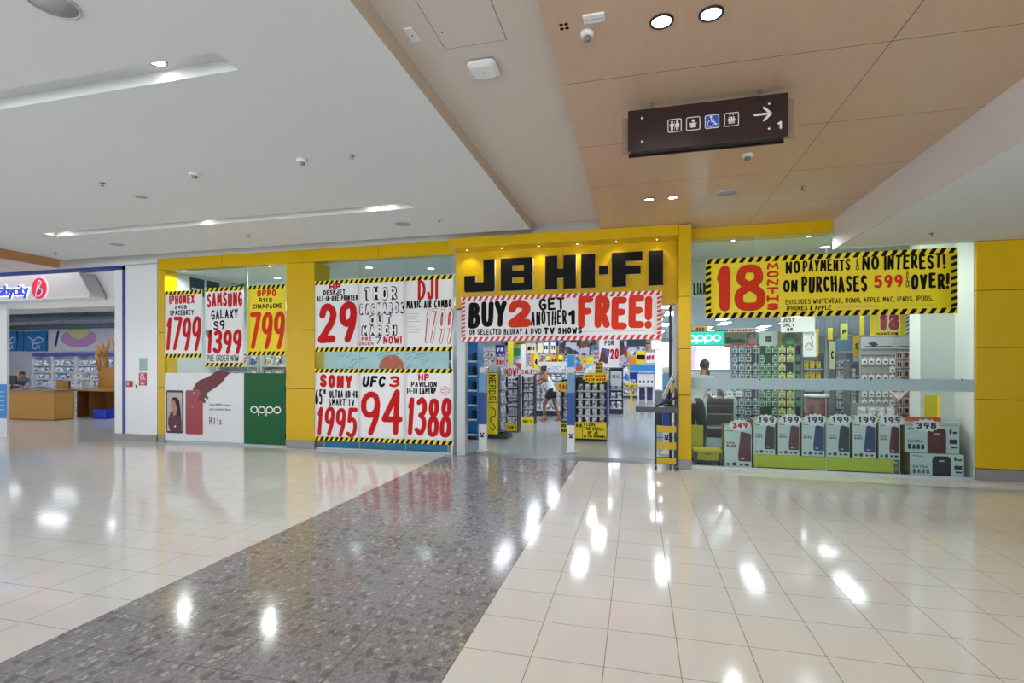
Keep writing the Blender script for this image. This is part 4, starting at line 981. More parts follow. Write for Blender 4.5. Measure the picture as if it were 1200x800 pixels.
# wooden tree cut-out
tx, ty = on_z(128, 489); ty += .85; tx = on_y(128, 450, ty)[0]
o = thing('wooden_tree', 'plywood cut-out tree with bare forked branches at the right of the left shop entrance', 'tree display', (tx, ty, 0))
D = lambda u, v: (on_y(u, v, ty)[0]-tx, on_y(u, v, ty)[1])
mb = MB(); mb.prism([D(u, v) for u, v in ((115, 486), (115, 436), (113, 431), (122, 428), (127, 432), (131, 429), (135, 424), (139, 424), (139, 486))], 0, .05); mb.build('trunk_board', ply, o)
for pl in (((124, 430), (122, 418), (120, 413)), ((121, 419), (126, 404), (127, 397)), ((122, 417), (118, 400)), ((116, 434), (115, 420), (113, 411)), ((115, 424), (111, 415)), ((136, 432), (136, 416), (130, 396)), ((117, 416), (113, 404))):
    mb = MB(); pts = [D(u, v) for u, v in pl]; mb.tube([(p[0], .025, p[1]) for p in pts], [.07-.035*i/(len(pts)-1) for i in range(len(pts))], 7); mb.build('branch', ply, o)
mb = MB(); mb.box(-.4, .4, -.22, .0, on_y(128, 462, ty)[1]-.04, on_y(128, 462, ty)[1], .004); mb.build('ledge', ply, o)
x0, y0 = on_z(127.5, 489.5); o = thing('blue_crate', 'blue plastic storage crate on the floor below the wooden tree', 'crate', (x0, y0-.1, 0))
mb = MB(); 
for a, b, c, d in ((-.25, .25, -.18, -.165), (-.25, .25, .165, .18), (-.25, -.235, -.165, .165), (.235, .25, -.165, .165)): mb.box(a, b, c, d, 0, .24)
mb.box(-.25, .25, -.18, .18, 0, .015); mb.build('tub', mat('crate_blue', '1b3cc4', .4), o)
mb = MB()
for a, b, c, d in ((-.27, .27, -.20, -.17), (-.27, .27, .17, .20), (-.27, -.24, -.17, .17), (.24, .27, -.17, .17)): mb.box(a, b, c, d, .24, .275, .006)
mb.build('rim', mat('crate_blue', '1b3cc4', .4), o)
# white display rack on the counter end
x0, y0 = on_z(96, 486); o = thing('display_rack', 'slim white wire display rack standing at the end of the plywood counter', 'display rack', (x0, y0-.12, 0))
mb = MB()
for a in (-.16, .16):
    for c in (0, .3): mb.tube([(a, c, 0), (a, c, 1.35)], .012, 6)
mb.build('post', white2, o)
for k in range(5):
    mb = MB(); mb.box(-.16, .16, 0, .3, .12+.27*k, .135+.27*k); mb.box(-.16, .16, -.005, .005, .12+.27*k, .20+.27*k); mb.build('tray', white2, o)
rp = None
for k in range(1, 5):
    for i in (-1, 0, 1):
        if rp is None: rp = goods_box(.09, .1, .17, [lightg, mat_cover('rack_goods', ['c9d2cf', '8b9aa0', '4d565c', 'e9ece9'], .4, 22), wpaper], 'rack_pack', 'small grey pack on the white wire rack of the left shop', 'pack', 'packs on the white wire rack'); c = rp
        else: c = dup(rp)
        c.location = (x0+i*.1, y0-.04, .138+.27*k)
x0 = -17.2; o = thing('side_chair', 'brown curved wooden chair behind the plywood counter', 'chair', (on_y(71, 450, 12.7)[0], 12.7, 0))
mb = MB(); mb.box(-.24, .24, -.22, .22, .44, .48, .01); mb.build('seat', ply, o)
mb = MB(); n = 8
for i in range(n):
    a0, a1 = PI*(.15+.7*i/n), PI*(.15+.7*(i+1)/n); q = [(.3*math.cos(a), .24*math.sin(a)-.05) for a in (a0, a1)]
    for rr_ in (0,): mb.face([(q[0][0], q[0][1], .55), (q[1][0], q[1][1], .55), (q[1][0], q[1][1], 1.12), (q[0][0], q[0][1], 1.12)]); mb.face([(q[0][0]*1.06, q[0][1]+.03, 1.12), (q[1][0]*1.06, q[1][1]+.03, 1.12), (q[1][0]*1.06, q[1][1]+.03, .55), (q[0][0]*1.06, q[0][1]+.03, .55)]); mb.face([(q[0][0], q[0][1], 1.12), (q[1][0], q[1][1], 1.12), (q[1][0]*1.06, q[1][1]+.03, 1.12), (q[0][0]*1.06, q[0][1]+.03, 1.12)])
mb.build('backrest', ply, o)
for a in (-.2, .2):
    for c in (-.18, .18): mb = MB(); mb.tube([(a, c, .44), (a*1.15, c*1.15, 0)], [.022, .015], 6); mb.build('leg', plyd, o)
mb = MB()
for a in (-.2, .2): mb.tube([(a, .12, .48), (a*1.2, .17, .6)], .018, 6)
mb.build('upright', plyd, o)
# monitor on the counter
o = thing('till_monitor', 'dark till monitor on the left end of the plywood counter', 'monitor', (on_y(11, 450, 11.5)[0], 11.55, .905))
mb = MB(); mb.box(-.2, .2, -.01, .03, .14, .42, .008); mb.build('screen', blackm, o); mb = MB(); mb.box(-.12, .12, -.08, .1, 0, .02, .005); mb.tube([(0, .01, .02), (0, .01, .2)], .02, 8); mb.build('stand', darkg, o)
# far left pillar with a blue poster
pyy = 8.46; xr = on_y(8, 450, pyy)[0]
mb = MB(); mb.box(xr-1.0, xr, pyy, pyy+.05, .0, 2.93); struct('wall_pillar', mb, white2)
z0, z1 = on_y(4, 490, pyy)[1], on_y(4, 450, pyy)[1]
o = thing('pillar_poster', 'blue poster on the white pillar at the far left edge', 'poster', (xr-.5, pyy-.006, z0))
mb = MB(); mb.box(-.48, .498, -.006, .004, 0, z1-z0, .002); mb.build('sheet', skyb, o)
mb = MB(); mb.flat = 1
for k in range(5): line(mb, [(.1, (z1-z0)*(.25+.13*k)), (.44, (z1-z0)*(.255+.13*k))], .02, -.008)
mb.build('printed_lines', mat('pale_blue_print', 'a9d4f2', .5), o)

# ================================================================== BIG SHOP, SEEN THROUGH THE ENTRANCE
dvdc = mat_cover('disc_covers', ['dcd6e0', 'b9b4cc', '8f96b4', 'f0eef2', '6f7596', 'c8ccd6', '474a5e', 'e0cfd6'], .3, 18)
gamec = mat_cover('game_covers', ['2b56b8', 'e8c21a', 'd8412c', 'f2f2f2', '3c8f57', '1f2536', 'e58a2b', '9fc5e8'], .3, 14)
DV = None
def disc_case(loc, rotz=0., label=None, group=None, cover=None, scale=1.):
    global DV
    if DV is None:
        mb = MB(); mb.mi = 0; mb.box(-.068, .068, 0, .015, 0, .19, .002); mb.mi = 1
        mb.face([(-.066, -.001, .006), (.066, -.001, .006), (.066, -.001, .186), (-.066, -.001, .186)]); mb.mi = 2
        mb.face([(-.05, -.002, .135), (.04, -.002, .135), (.04, -.002, .16), (-.05, -.002, .16)])
        c = DV = tag(mb.build('disc_case', [lightg, dvdc, wpaper]), label, 'disc case', group)
    else: c = dup(DV, label=label, group=group)
    c.location = loc; c.rotation_euler = (-.16, 0, rotz); c.scale = (scale,)*3; return c
def disc_stand(lab, x0, x1, y, z1, rows, per, glabel, sign=None, base=.2, mbk=blackm):
    o, zs = shelf_bay('disc_stand', lab, x0, x1, y, z1, rows, .32, mbk, mbk, z0=base)
    w = x1-x0; st = (zs[1][0]-zs[0][0])
    for z, yo in zs:
        for i in range(per):
            disc_case((x0+.026+(w-.052)*(i+.5)/per, y+yo+.02, z+.006), 0, glabel[0], glabel[1], scale=min(1.15, (w-.052)/per/.142, st*.76/.19))
    return o
def star_sign(name, lab, x, y, z0, z1, w, m, items, group=None, n=14, seed=2, cols=(red,), stem=None):
    """jagged burst card with brush lettering"""
    o = thing(name, lab, 'price card', (x, y, z0), 0, group); h = z1-z0; rn = random.Random(seed)
    P = [((w/2)*math.cos(2*PI*k/(2*n))*(1 if k % 2 else .84)*(.95+.1*rn.random()), h/2+(h/2)*math.sin(2*PI*k/(2*n))*(1 if k % 2 else .78)) for k in range(2*n)]
    mb = MB(); mb.prism(P, 0, .004); cd_ = mb.build('card', m, o)
    for its, mm in items: lettering([(t, w*(a-.5), w*(b-.5), h*c, h*d, th, {'jit': .1}) for t, a, b, c, d, th in its], mm, cd_, y=-.002)
    if stem: mb = MB(); mb.tube([(0, .008, h*.5), (0, .008, -stem)], .004, 5); mb.build('stem', chrome, o)
    return o
def sign_card(name, lab, u0, u1, vt, vb, Y, m, items=(), hang=None, cat='sign', group=None, border=None):
    """flat printed or lettered card hung from the ceiling or fixed on a stand"""
    x0, x1, z0, z1 = rect_y(u0, u1, vt, vb, Y); w, h = x1-x0, z1-z0
    o = thing(name, lab, cat, (x0, Y, z0), 0, group)
    mb = MB(); mb.box(0, w, 0, .008, 0, h, .002); cd_ = mb.build('card', m, o)
    for its, mm in items: lettering([(t, w*a, w*b, h*c, h*d, th, {'jit': .08}) for t, a, b, c, d, th in its], mm, cd_)
    if border:
        mb = MB(); mb.flat = 1; line(mb, [(.012, .012), (w-.012, .012), (w-.012, h-.012), (.012, h-.012), (.012, .012)], .014, -.002); mb.build('border', border, o)
    if hang:
        for a in (.1, .9): mb = MB(); mb.tube([(w*a, .004, h), (w*a, .004, 3.0-z0)], .002, 4); mb.build('hanging_wire', lightg, o)
    return o, w, h
# blue lit display against the left jamb
x0, x1 = -4.6, on_y(560, 450, 10.6)[0]
bluew = mat('display_blue', '12406f', .3, emit=.10, ecol='2a8fe0')
o, zs = shelf_bay('gadget_display', 'tall blue backlit display of dark gadgets just inside the entrance', x0, x1, 10.6, 2.15, 6, .4, bluew, mat('shelf_blue', '2277b5', .3), cat='display stand')
gd = None
for z, yo in zs[1:]:
    for i in range(4):
        if gd is None:
            mb = MB(); mb.lathe([(.055, 0), (.06, .02), (.05, .09), (.055, .16), (.035, .19), (.01, .195)], n=14); gd = tag(mb.build('gadget', blackm), 'small dark gadget on the blue backlit display', 'gadget', 'gadgets on the blue display'); c = gd
        else: c = dup(gd)
        c.location = (x1-.14-.2*i, 10.6+yo+.12, z+.003)
# security pedestals
sky1 = mat('gate_sky', '6fa8d8', .35, var=.2, scale=3); sky2 = mat('gate_blue', '1d4c9c', .35, var=.25, scale=4)
def pedestal(u, v, lab, wd=.135):
    x, y = on_z(u, v); o = thing('security_pedestal', lab, 'security gate', (x, y, 0))
    mb = MB(); mb.box(-wd/2-.03, wd/2+.03, -.04, .14, 0, .035, .008); mb.build('base', lightg, o)
    for nm, a, b, m in (('lower_panel', .035, .52, white2), ('middle_panel', .52, 1.12, sky2), ('upper_panel', 1.12, 1.48, sky1)):
        mb = MB(); mb.box(-wd/2, wd/2, 0, .10, a, b, .004); mb.build(nm, m, o)
    mb = MB(); mb.box(-wd/2, wd/2, 0, .10, 1.48, 1.60, .03); mb.build('cap', white2, o)
    mb = MB(); mb.flat = 1; line(mb, [(-.03, .36), (.0, .30), (.03, .36)], .022, -.004); line(mb, [(-.03, .29), (.03, .29)], .02, -.004); mb.build('emblem', black, o)
pedestal(565, 529.5, 'blue printed security pedestal at the left of the entrance'); pedestal(669, 531, 'blue printed security pedestal in the middle of the entrance'); pedestal(781, 533, 'blue printed security pedestal behind the trolley')
# gondola with yellow end panels, shelves on its right flank
gx0, gx1, gy = on_y(571, 450, 10.84)[0], on_y(583.5, 450, 10.84)[0], 10.84
o = thing('shelf_gondola', 'shelf gondola with two tall yellow end cards behind the left security pedestal', 'gondola', (gx0, gy, 0)); w = gx1-gx0
mb = MB(); mb.box(0, w, .01, .03, .1, 1.48); mb.build('end_panel', midg, o); mb = MB(); mb.box(0, w+.2, .03, .5, 0, .12, .004); mb.build('base', darkg, o); mb = MB(); mb.box(.05, w-.02, .03, .5, .12, 1.62); mb.build('back_panel', lightg, o)
for k in range(5): mb = MB(); mb.box(w-.02, w+.12, .03, .5, .16+.30*k, .18+.30*k); mb.build('shelf', midg, o)
for k in range(5):
    for i in range(2): disc_case((gx1+.085, gy+.14+.2*i, .187+.30*k), PI/2, 'pale boxed title on the right flank of the yellow ended gondola', 'titles on the flank of the yellow ended gondola', scale=1.25)
x0, x1, z0, z1 = rect_y(571, 583.5, 437, 470.5, gy-.005)
for nm, lab, vt, vb, txt in (('end_card', 'upper tall yellow end card with sideways black lettering', 437, 470.5, 'NERDS'), ('end_card', 'lower tall yellow end card with a black doodle', 472, 508.5, None)):
    c, w_, h_ = sign_card(nm, lab, 571, 583.5, vt, vb, gy-.005, ysign)
    mb = MB(); mb.flat = 1
    if txt:
        b2 = MB(); brush(b2, txt, -h_*.45, h_*.45, -w_*.32, w_*.32, .016, jit=.1)
        for v in b2.bm.verts: v.co = (w_/2+v.co.z, -.003, h_/2-v.co.x)
        b2.flat = 1; b2.build('lettering', black, c); mb.bm.free()
    else:
        line(mb, spline([(w_*a, h_*b) for a, b in ((.35, .85), (.7, .8), (.75, .6), (.4, .55), (.3, .4), (.6, .3), (.75, .2), (.5, .12), (.3, .2))]), .018, -.003); mb.build('doodle', black, c)
# shelf ends in the left aisle
xa, xb = on_y(592.5, 450, 12.07)[0], on_y(607, 450, 12.07)[0]
disc_stand('black disc stand under a burst card, nearer of the two in the left aisle', xa, xb, 12.07, 1.42, 5, 2, ('silver covered disc case on the nearer black stand of the left aisle', 'discs on the nearer left aisle stand'))
star_sign('burst_card', 'white burst card with red lettering on top of the nearer black disc stand', (xa+xb)/2, 12.05, 1.26, 1.66, .42, wpaper, [([('NOW!', .12, .88, .25, .75, .02)], red)])
sign_card('shelf_card', 'small yellow card at the foot of the nearer black disc stand', 592.5, 606, 496, 505, 12.05, ysign, [([('FROM 5', .1, .9, .3, .7, .01)], black)])
xc, xd = on_y(611.5, 450, 13.75)[0], on_y(626, 450, 13.75)[0]
disc_stand('black disc stand under a burst card, farther of the two in the left aisle', xc, xd, 13.75, 1.5, 5, 2, ('silver covered disc case on the farther black stand of the left aisle', 'discs on the farther left aisle stand'))
star_sign('burst_card', 'pale burst card with red lettering on top of the farther black disc stand', (xc+xd)/2, 13.73, 1.28, 1.62, .5, wpaper, [([('SALE!', .12, .88, .3, .7, .018)], red)], seed=5)
sign_card('shelf_card', 'small yellow card at the foot of the farther black disc stand', 611, 625.5, 489, 498, 13.73, ysign, [([('ONLY 10', .1, .9, .3, .7, .01)], black)])
# white shelves behind the woman
xe, xf = on_y(626, 450, 16.2)[0], on_y(664, 450, 16.2)[0]
disc_stand('white shelf stand of boxed titles behind the woman', xe, xf, 16.2, 1.75, 6, 6, ('pale boxed title on the white stand behind the woman', 'titles on the white stand behind the woman'), mbk=white)
# centre gondola
xg, xh = on_y(674, 450, 11.1)[0], on_y(711, 450, 11.1)[0]
disc_stand('black disc gondola with a yellow lettered foot in the middle of the entrance', xg, xh, 11.1, 1.36, 5, 4, ('disc case on the black gondola in the middle of the entrance', 'discs on the middle gondola'), base=.36)
sign_card('foot_card', 'yellow hand lettered foot card on the middle disc gondola', 683, 710.5, 494.5, 514, 11.06, ysign, [([('I LOVE', .05, .55, .74, .95, .012), ('THE SMELL', .05, .9, .5, .7, .012), ('OF JB', .2, .65, .27, .46, .012), ('IN THE MORNING', .04, .96, .06, .22, .009)], black)])
sign_card('foot_card', 'narrow yellow foot card left of the lettered one on the middle gondola', 674, 682.5, 494.5, 513.5, 11.06, yellow2, [([('WAN', .1, .9, .7, .92, .012)], black)])
star_sign('burst_card', 'wide yellow burst card with red lettering on top of the middle disc gondola', on_y(698, 442, 11.05)[0], 11.06, on_y(698, 450, 11.06)[1], on_y(698, 435, 11.06)[1], .62, ysign, [([('BUY MORE', .15, .85, .52, .72, .014), ('SAVE MORE', .15, .85, .26, .46, .014)], red)], seed=9)
sign_card('tall_card', 'upright yellow card with black lines above the burst card of the middle gondola', 698, 706.5, 424, 437.5, 11.058, yellow, [([('NEW', .1, .9, .7, .9, .01), ('HOT', .1, .9, .4, .6, .01), ('NOW', .1, .9, .1, .3, .01)], black)])
mb = MB(); mb.box(xh+.003, xh+.02, 11.1, 11.7, .3, 1.34, .002); tag(mb.build('side_poster', mat('deep_blue', '2a4fc0', .35, var=.25, scale=4)), 'blue printed side panel on the right of the middle disc gondola', 'side panel')
xi, xj = on_y(658, 450, 11.9)[0], on_y(673, 450, 11.9)[0]
disc_stand('black disc gondola half hidden behind the middle security pedestal', xi, xj, 11.9, 1.30, 5, 2, ('disc case on the half hidden gondola by the middle pedestal', 'discs on the half hidden gondola'), base=.36)
sign_card('foot_card', 'yellow foot card left of the middle security pedestal', 657, 672, 495, 511, 11.86, ysign, [([('NEW', .08, .4, .66, .9, .012), ('DEALS', .08, .5, .3, .55, .012)], black)])
star_sign('burst_card', 'yellow burst card on the half hidden gondola by the middle pedestal', on_y(662, 450, 11.8)[0], 11.86, on_y(660, 460, 11.86)[1], on_y(660, 446, 11.86)[1], .5, yellow2, [([('SALE', .2, .8, .3, .7, .02)], red)], seed=11)
sign_card('blue_card', 'small blue card with yellow top behind the middle burst card', 674, 684, 439, 446, 11.46, navy, [([('2 FOR', .1, .9, .3, .8, .012)], ysign)])
# black fridge-like stand farther back
xk, xl = on_y(714, 450, 17.35)[0], on_y(730, 450, 17.35)[0]
disc_stand('tall black stand of white boxes far down the right aisle', xk, xl, 17.35, 1.55, 4, 2, ('white box on the tall black stand far down the right aisle', 'boxes on the tall black stand'))
sign_card('stand_poster', 'pale poster on the upper half of the tall black stand', 715.5, 728.5, 434.5, 452, 17.3, lightg, [([('DEAL', .15, .85, .5, .75, .03)], midg)])
# yellow pedestal table far back
x, y = on_z(740, 472); o = thing('round_stand', 'round yellow topped pedestal stand far down the right aisle', 'stand', (x, y, 0))
mb = MB(); mb.lathe([(.27, .78), (.28, .80), (.27, .84)], n=24); mb.build('top', yellow2, o); mb = MB(); mb.lathe([(.22, 0), (.21, .03), (.05, .06), (.045, .78)], n=16); mb.build('column', yellow, o)
gp = None
for i in range(7):
    a = 2*PI*i/7
    if gp is None: gp = goods_box(.10, .04, .18, [lightg, gamec, wpaper], 'game_box', 'colourful small box on the round yellow stand', 'box', 'boxes on the round yellow stand'); c = gp
    else: c = dup(gp)
    c.location = (x+.17*math.cos(a), y+.17*math.sin(a), .843); c.rotation_euler = (0, 0, a+PI/2)
# white branded display with table
x, y = on_z(757, 472); wd = .70; o = thing('phone_display', 'white phone display with blue lettered header far down the right aisle', 'display stand', (x, y, 0))
z_ = lambda v: on_y(757, v, y)[1]
mb = MB(); mb.box(-wd/2, wd/2, .25, .3, .5, z_(432), .004); mb.build('back_panel', white2, o)
mb = MB(); mb.box(-wd/2, wd/2, .22, .25, z_(438), z_(432), .004); mb.build('header', mat('header_blue', '1d7ed0', .3), o)
lettering([('SAMSUNG', -wd*.45, wd*.45, z_(436.8), z_(433.4), .018)], wpaper, o, y=.216)
mb = MB(); mb.box(-wd/2, wd/2, 0, .25, z_(452.5), z_(449), .004); mb.build('worktop', white2, o)
for a in (-wd/2, -.03, wd/2-.06): mb = MB(); mb.box(a, a+.06, 0, .24, 0, z_(452.5), .003); mb.build('leg', white2, o)
for a in (-wd/2+.07, .04): mb = MB(); mb.box(a, a+.22, .18, .2, .12, z_(454), .003); mb.build('picture', mat('dark_violet', '4f4470', .4, var=.3, scale=6), o)
ph = None
for i in range(4):
    if ph is None:
        mb = MB(); mb.rbox((0, 0, .06), (.07, .01, .12), (-.4, 0, 0), .003); mb.mi = 1; mb.rbox((0, .03, .025), (.05, .05, .05), (0, 0, 0), .004)
        ph = tag(mb.build('demo_phone', [blackm, lightg]), 'demonstration phone on the white display table', 'phone', 'phones on the white display'); c = ph
    else: c = dup(ph)
    c.location = (x-wd*.36+i*wd*.24, y+.1, z_(449)+.006)
# white tall panels on the right side of the aisle
for u0, u1, vt, vb, yy, lab in ((768, 773.5, 410, 456, 17.0, 'narrow tall white backlit panel right of the white phone display'), (774, 785, 401, 460, 15.5, 'tall white backlit panel just left of the entrance track')):
    c, w_, h_ = sign_card('light_panel', lab, u0, u1, vt, vb, yy, mat('panel_white', 'f3f4f8', .4, emit=.35), cat='panel')
    mb = MB()
    for a in (.03, w_-.03): mb.tube([(a, .03, h_*.5), (a, .03, -c.location.z)], .012, 6)
    mb.build('post', alum, c)
c, w_, h_ = sign_card('grey_display', 'grey counter front below the tall white panels', 768, 786, 458, 478, 14.4, midg, cat='counter')
mb = MB(); mb.box(0, w_, .01, .5, -c.location.z, h_, .004); mb.build('body', darkg, c)
# hanging signs and posters above the aisles
kcol = lambda k: {'y': ysign, 'w': wpaper, 'b': navy, 'g': mat('poster_green', '167a4a', .4), 's': skyb, 'm': mat_cover('movie_art', ['5b2a2a', '1f2b4a', '8a3b2b', '23402c', 'c9c2d6', '3a5fa8', '2b2230'], .4, 5), 'c': mat('poster_cream', 'ece2b8', .5), 'o': mat('poster_orange', 'f0a020', .5, var=.2), 'a': mat_cover('mixed_art', ['d8d3e4', 'e9c23a', '3b78c8', 'f4f4f4', 'd2452f', '8fc0e2'], .4, 6), 'd': darkg, 't': mat('poster_teal', '163a44', .4, var=.3)}[k]
hs = [(580.5, 591.5, 404, 415, 13, 'b', 'VS', 'w', 'navy square card hung at the left of the entrance'), (581, 592, 417, 432, 13.2, 'w', 'TOP', 'r', 'white card with red corner below the navy card'),
      (595, 601.5, 400, 435, 12.5, 'y', 'SALE', 'k', 'tall narrow yellow banner hung in the left aisle'), (601.5, 609.5, 408, 417, 14, 'g', None, 'w', 'small green card right of the tall yellow banner'),
      (601.5, 611, 422, 432, 14.2, 'a', None, 'w', 'striped red and green card under the small green card'), (611, 616, 403, 434, 14.6, 'w', None, 'k', 'narrow white hanging strip in the left aisle'),
      (617, 628, 402, 414, 17, 'c', 'HITS', 'k', 'cream card high in the left aisle'), (622, 625.5, 414, 432, 16, 'o', None, 'k', 'orange strip left of the yellow price strips'), (626, 630.5, 414, 433, 15.8, 'y', '4', 'k', 'yellow strip numbered 4 in the left aisle'),
      (630.5, 636, 402, 413, 18, 'c', None, 'k', 'small cream card beside the white pair'), (637, 642.5, 401, 413, 16.5, 'w', 'CD', 'k', 'small white hanging card, left of a pair'), (645.5, 651, 401, 413, 16.5, 'w', 'TV', 'k', 'small white hanging card, right of a pair'),
      (631, 639, 417, 434, 18.5, 'a', None, 'k', 'mixed print card behind the woman, left one'), (640, 645, 417, 434, 18.2, 'y', 'NEW', 'k', 'yellow price strip above the woman'), (646, 652, 416, 429, 18.2, 'o', 'GO', 'k', 'orange and yellow card above the woman'), (654, 660, 416, 434, 18.4, 'y', 'HOT', 'k', 'yellow price strip right of the woman'),
      (655, 662, 399, 414, 17.5, 'm', None, 'k', 'dark movie poster left of the large dark pair'), (663, 678, 400, 415, 17.2, 'm', None, 'k', 'large reddish movie poster high in the middle aisle'), (679, 692, 400, 416, 17.2, 'm', None, 'k', 'large bluish movie poster high in the middle aisle'),
      (665, 673, 416, 431, 15, 's', None, 'w', 'light blue hanging card over the middle pedestal'), (674.5, 684, 417, 434, 18, 'a', None, 'k', 'mixed print card right of the light blue card'), (687, 695.5, 418, 426, 14.5, 'y', None, 'k', 'small square bright yellow card in the middle aisle'), (685, 697, 427, 437, 19, 'a', None, 'k', 'mixed print card under the square yellow card'),
      (726, 735, 398, 418, 20, 'm', None, 'k', 'stack of small movie art right of the big white price sign'), (734.5, 757, 397, 405.5, 16, 't', None, 'w', 'dark teal wide screen high on the right of the aisle'), (735, 745, 405.5, 416, 21, 'a', None, 'k', 'mixed print poster under the dark teal screen'),
      (746, 756, 406, 411, 21.5, 'a', None, 'k', 'small art strip under the dark teal screen'), (738, 746, 417, 427, 19, 'o', None, 'k', 'orange card at the left of the lime poster'), (745.5, 757, 411, 426, 18.8, 'y', 'DEALS', 'k', 'lime yellow lettered poster in the right aisle'), (756, 768, 412, 426, 18.6, 'w', 'OFF', 'r', 'pale pinkish poster beside the lime yellow poster'),
      (729, 737, 428, 448, 21.3, 'a', None, 'k', 'mixed goods panel behind the tall black stand'), (738, 768, 427, 434, 21.5, 's', None, 'w', 'blue graphic header above the white phone display'), (763, 776, 398, 410, 20, 'w', None, 'k', 'white poster with small pictures near the entrance track'), (738, 749, 436, 449, 23.6, 'b', None, 'w', 'blue panel behind the round yellow stand')]
for u0, u1, vt, vb, yy, k, txt, tc_, lab in hs:
    it = [([(txt, .12, .88, .3, .7, .05 if u1-u0 > 9 else .03)], {'w': wpaper, 'k': black, 'r': red}[tc_])] if txt and (u1-u0) < 30 and vb-vt < 30 else ()
    sign_card('hanging_card', lab, u0, u1, vt, vb, yy, kcol(k), it, hang=True, border=(red if k == 'w' and u1-u0 > 9 else None))
c, w_, h_ = sign_card('price_sign', 'large white hanging sign with red 20 and a tilted picture', 701.5, 726.5, 397, 431, 15.5, wpaper, [([('FOR', .28, .72, .78, .95, .022)], black), ([('20', .54, .94, .30, .66, .045)], red)], hang=True, border=redtape)
mb = MB(); mb.rbox((w_*.28, -.004, h_*.42), (w_*.40, .004, h_*.5), (0, .18, 0)); mb.build('picture', kcol('m'), c)
# back wall racks of titles
bw = None
for k, (ua, ub, lab) in enumerate(((560, 600, 'back wall rack at the left of the big shop'), (604, 655, 'back wall rack behind the left aisle'), (660, 705, 'back wall rack behind the middle aisle'), (708, 760, 'back wall rack at the end of the right aisle'))):
    x0, x1 = on_y(ua, 430, 26.4)[0], on_y(ub, 430, 26.4)[0]
    o, zs = shelf_bay('wall_rack', lab, x0, x1, 26.4, 2.6, 6, .4, (white, yellow2, skyb, yellow2)[k], white, cat='rack')
    for z, yo in zs:
        x = x0+.2
        while x < x1-.15:
            if bw is None: bw = goods_box(.28, .12, .32, [lightg, gamec, wpaper], 'title_box', 'colourful boxed title on the far back wall rack', 'box', 'titles on the back wall racks'); c = bw
            else: c = dup(bw)
            c.location = (x, 26.4+yo+.03, z+.003); x += .30

# posters along the top of the back wall
for i in range(11):
    u = 586+16.5*i
    m = kcol('mywabgmosyc'[i])
    c, w_, h_ = sign_card('wall_poster', ('first', 'second', 'third', 'fourth', 'fifth', 'sixth', 'seventh', 'eighth', 'ninth', 'tenth', 'eleventh')[i]+' poster from the left along the top of the back wall', u, u+13, 397.8, 405, 26.985, m)
    mb = MB(); mb.flat = 1; line(mb, [(w_*.2, h_*.35), (w_*.8, h_*.38)], .05, -.003); mb.build('printed_line', black, c)

# ================================================================== GOODS BEHIND THE LEFT WINDOWS
ice = mat('ice_print', 'cfe2ec', .4, var=.15, scale=5)
x0, x1 = -6.05, -3.42; o = thing('window_backdrop', 'pale icy backdrop board with an orange dome behind the second window posters', 'backdrop board', (x0, 8.90, 0)); w = x1-x0
h = on_y(450, 411, 8.9)[1]+.02
mb = MB(); mb.box(0, w, 0, .02, .0, h, .003); mb.build('board', ice, o)
c = on_y(459, 432, 8.9); r = on_y(474, 432, 8.9)[0]-c[0]
mb = MB(); mb.flat = 1; mb.face([(c[0]-x0+r*math.cos(2*PI*k/30), -.003, c[1]+r*math.sin(2*PI*k/30)*1.02) for k in range(30)]); mb.build('orange_dome', mat('dome_orange', 'e2603c', .5, var=.2, scale=3), o)
mb = MB(); mb.flat = 1; mb.face([(.02, -.003, .01), (w-.02, -.003, .01), (w-.02, -.003, .19), (.02, -.003, .19)]); mb.build('blue_sea', mat('sea_print', '2392c8', .4, var=.35, scale=9), o)
mb = MB(); mb.flat = 1
for k in range(26): a = random.uniform(.1, w-.5); z = random.uniform(h-.42, h-.1); line(mb, [(a, z), (a+random.uniform(.05, .3), z+random.uniform(.02, .1))], .012, -.004)
mb.build('crack_lines', mat('ice_lines', '7fb0cc', .5), o)
for i, (xa, xb, lab) in enumerate(((-9.6, -8.45, 'white shelf unit of mixed goods behind the first window, leftmost'), (-8.4, -7.6, 'white shelf unit of mixed goods behind the first window, middle'), (-7.55, -6.2, 'white shelf unit of mixed goods behind the first window, rightmost'))):
    o, zs = shelf_bay('goods_shelf', lab, xa, xb, 9.9, 2.1, 5, .4, white, lightg)
    for z, yo in zs[2:]:
        x = xa+.17
        while x < xb-.14:
            c = dup(bw, label='colourful boxed item seen between the posters of the first window', group='boxed goods behind the first window'); c.scale = (.85, .8, random.uniform(.7, .95)); c.location = (x, 9.9+yo+.03, z+.003); x += .27
for ya, yb, lab in ((9.36, 9.75, 'dark blue wall poster on the side wall inside the first window, nearer one'), (9.82, 10.19, 'dark blue wall poster on the side wall inside the first window, farther one')):
    o = thing('wall_poster', lab, 'poster', (-9.799, ya, 3.22)); mb = MB(); mb.box(0, .012, 0, yb-ya, 0, .40, .002); cd_ = mb.build('sheet', mat('movie_blue', '27405c', .4, var=.4, scale=5), o)
    mb = MB(); mb.box(.012, .0135, .05, yb-ya-.05, .12, .17); mb.build('light_streak', lightg, cd_)
for u0, u1, vt, vb, k, lab in ((272, 286, 326, 338, 'd', 'dark blue wall poster on the bulkhead behind the first window'),):
    c, w_, h_ = sign_card('wall_poster', lab, u0, u1, vt, vb, 10.55, mat('movie_blue', '27405c', .4, var=.4, scale=5))
    mb = MB(); mb.flat = 1; line(mb, [(w_*.1, h_*.35), (w_*.9, h_*.5)], .05, -.003); mb.build('light_streak', lightg, c)
xw = on_y(193, 320, 10.5)[0]

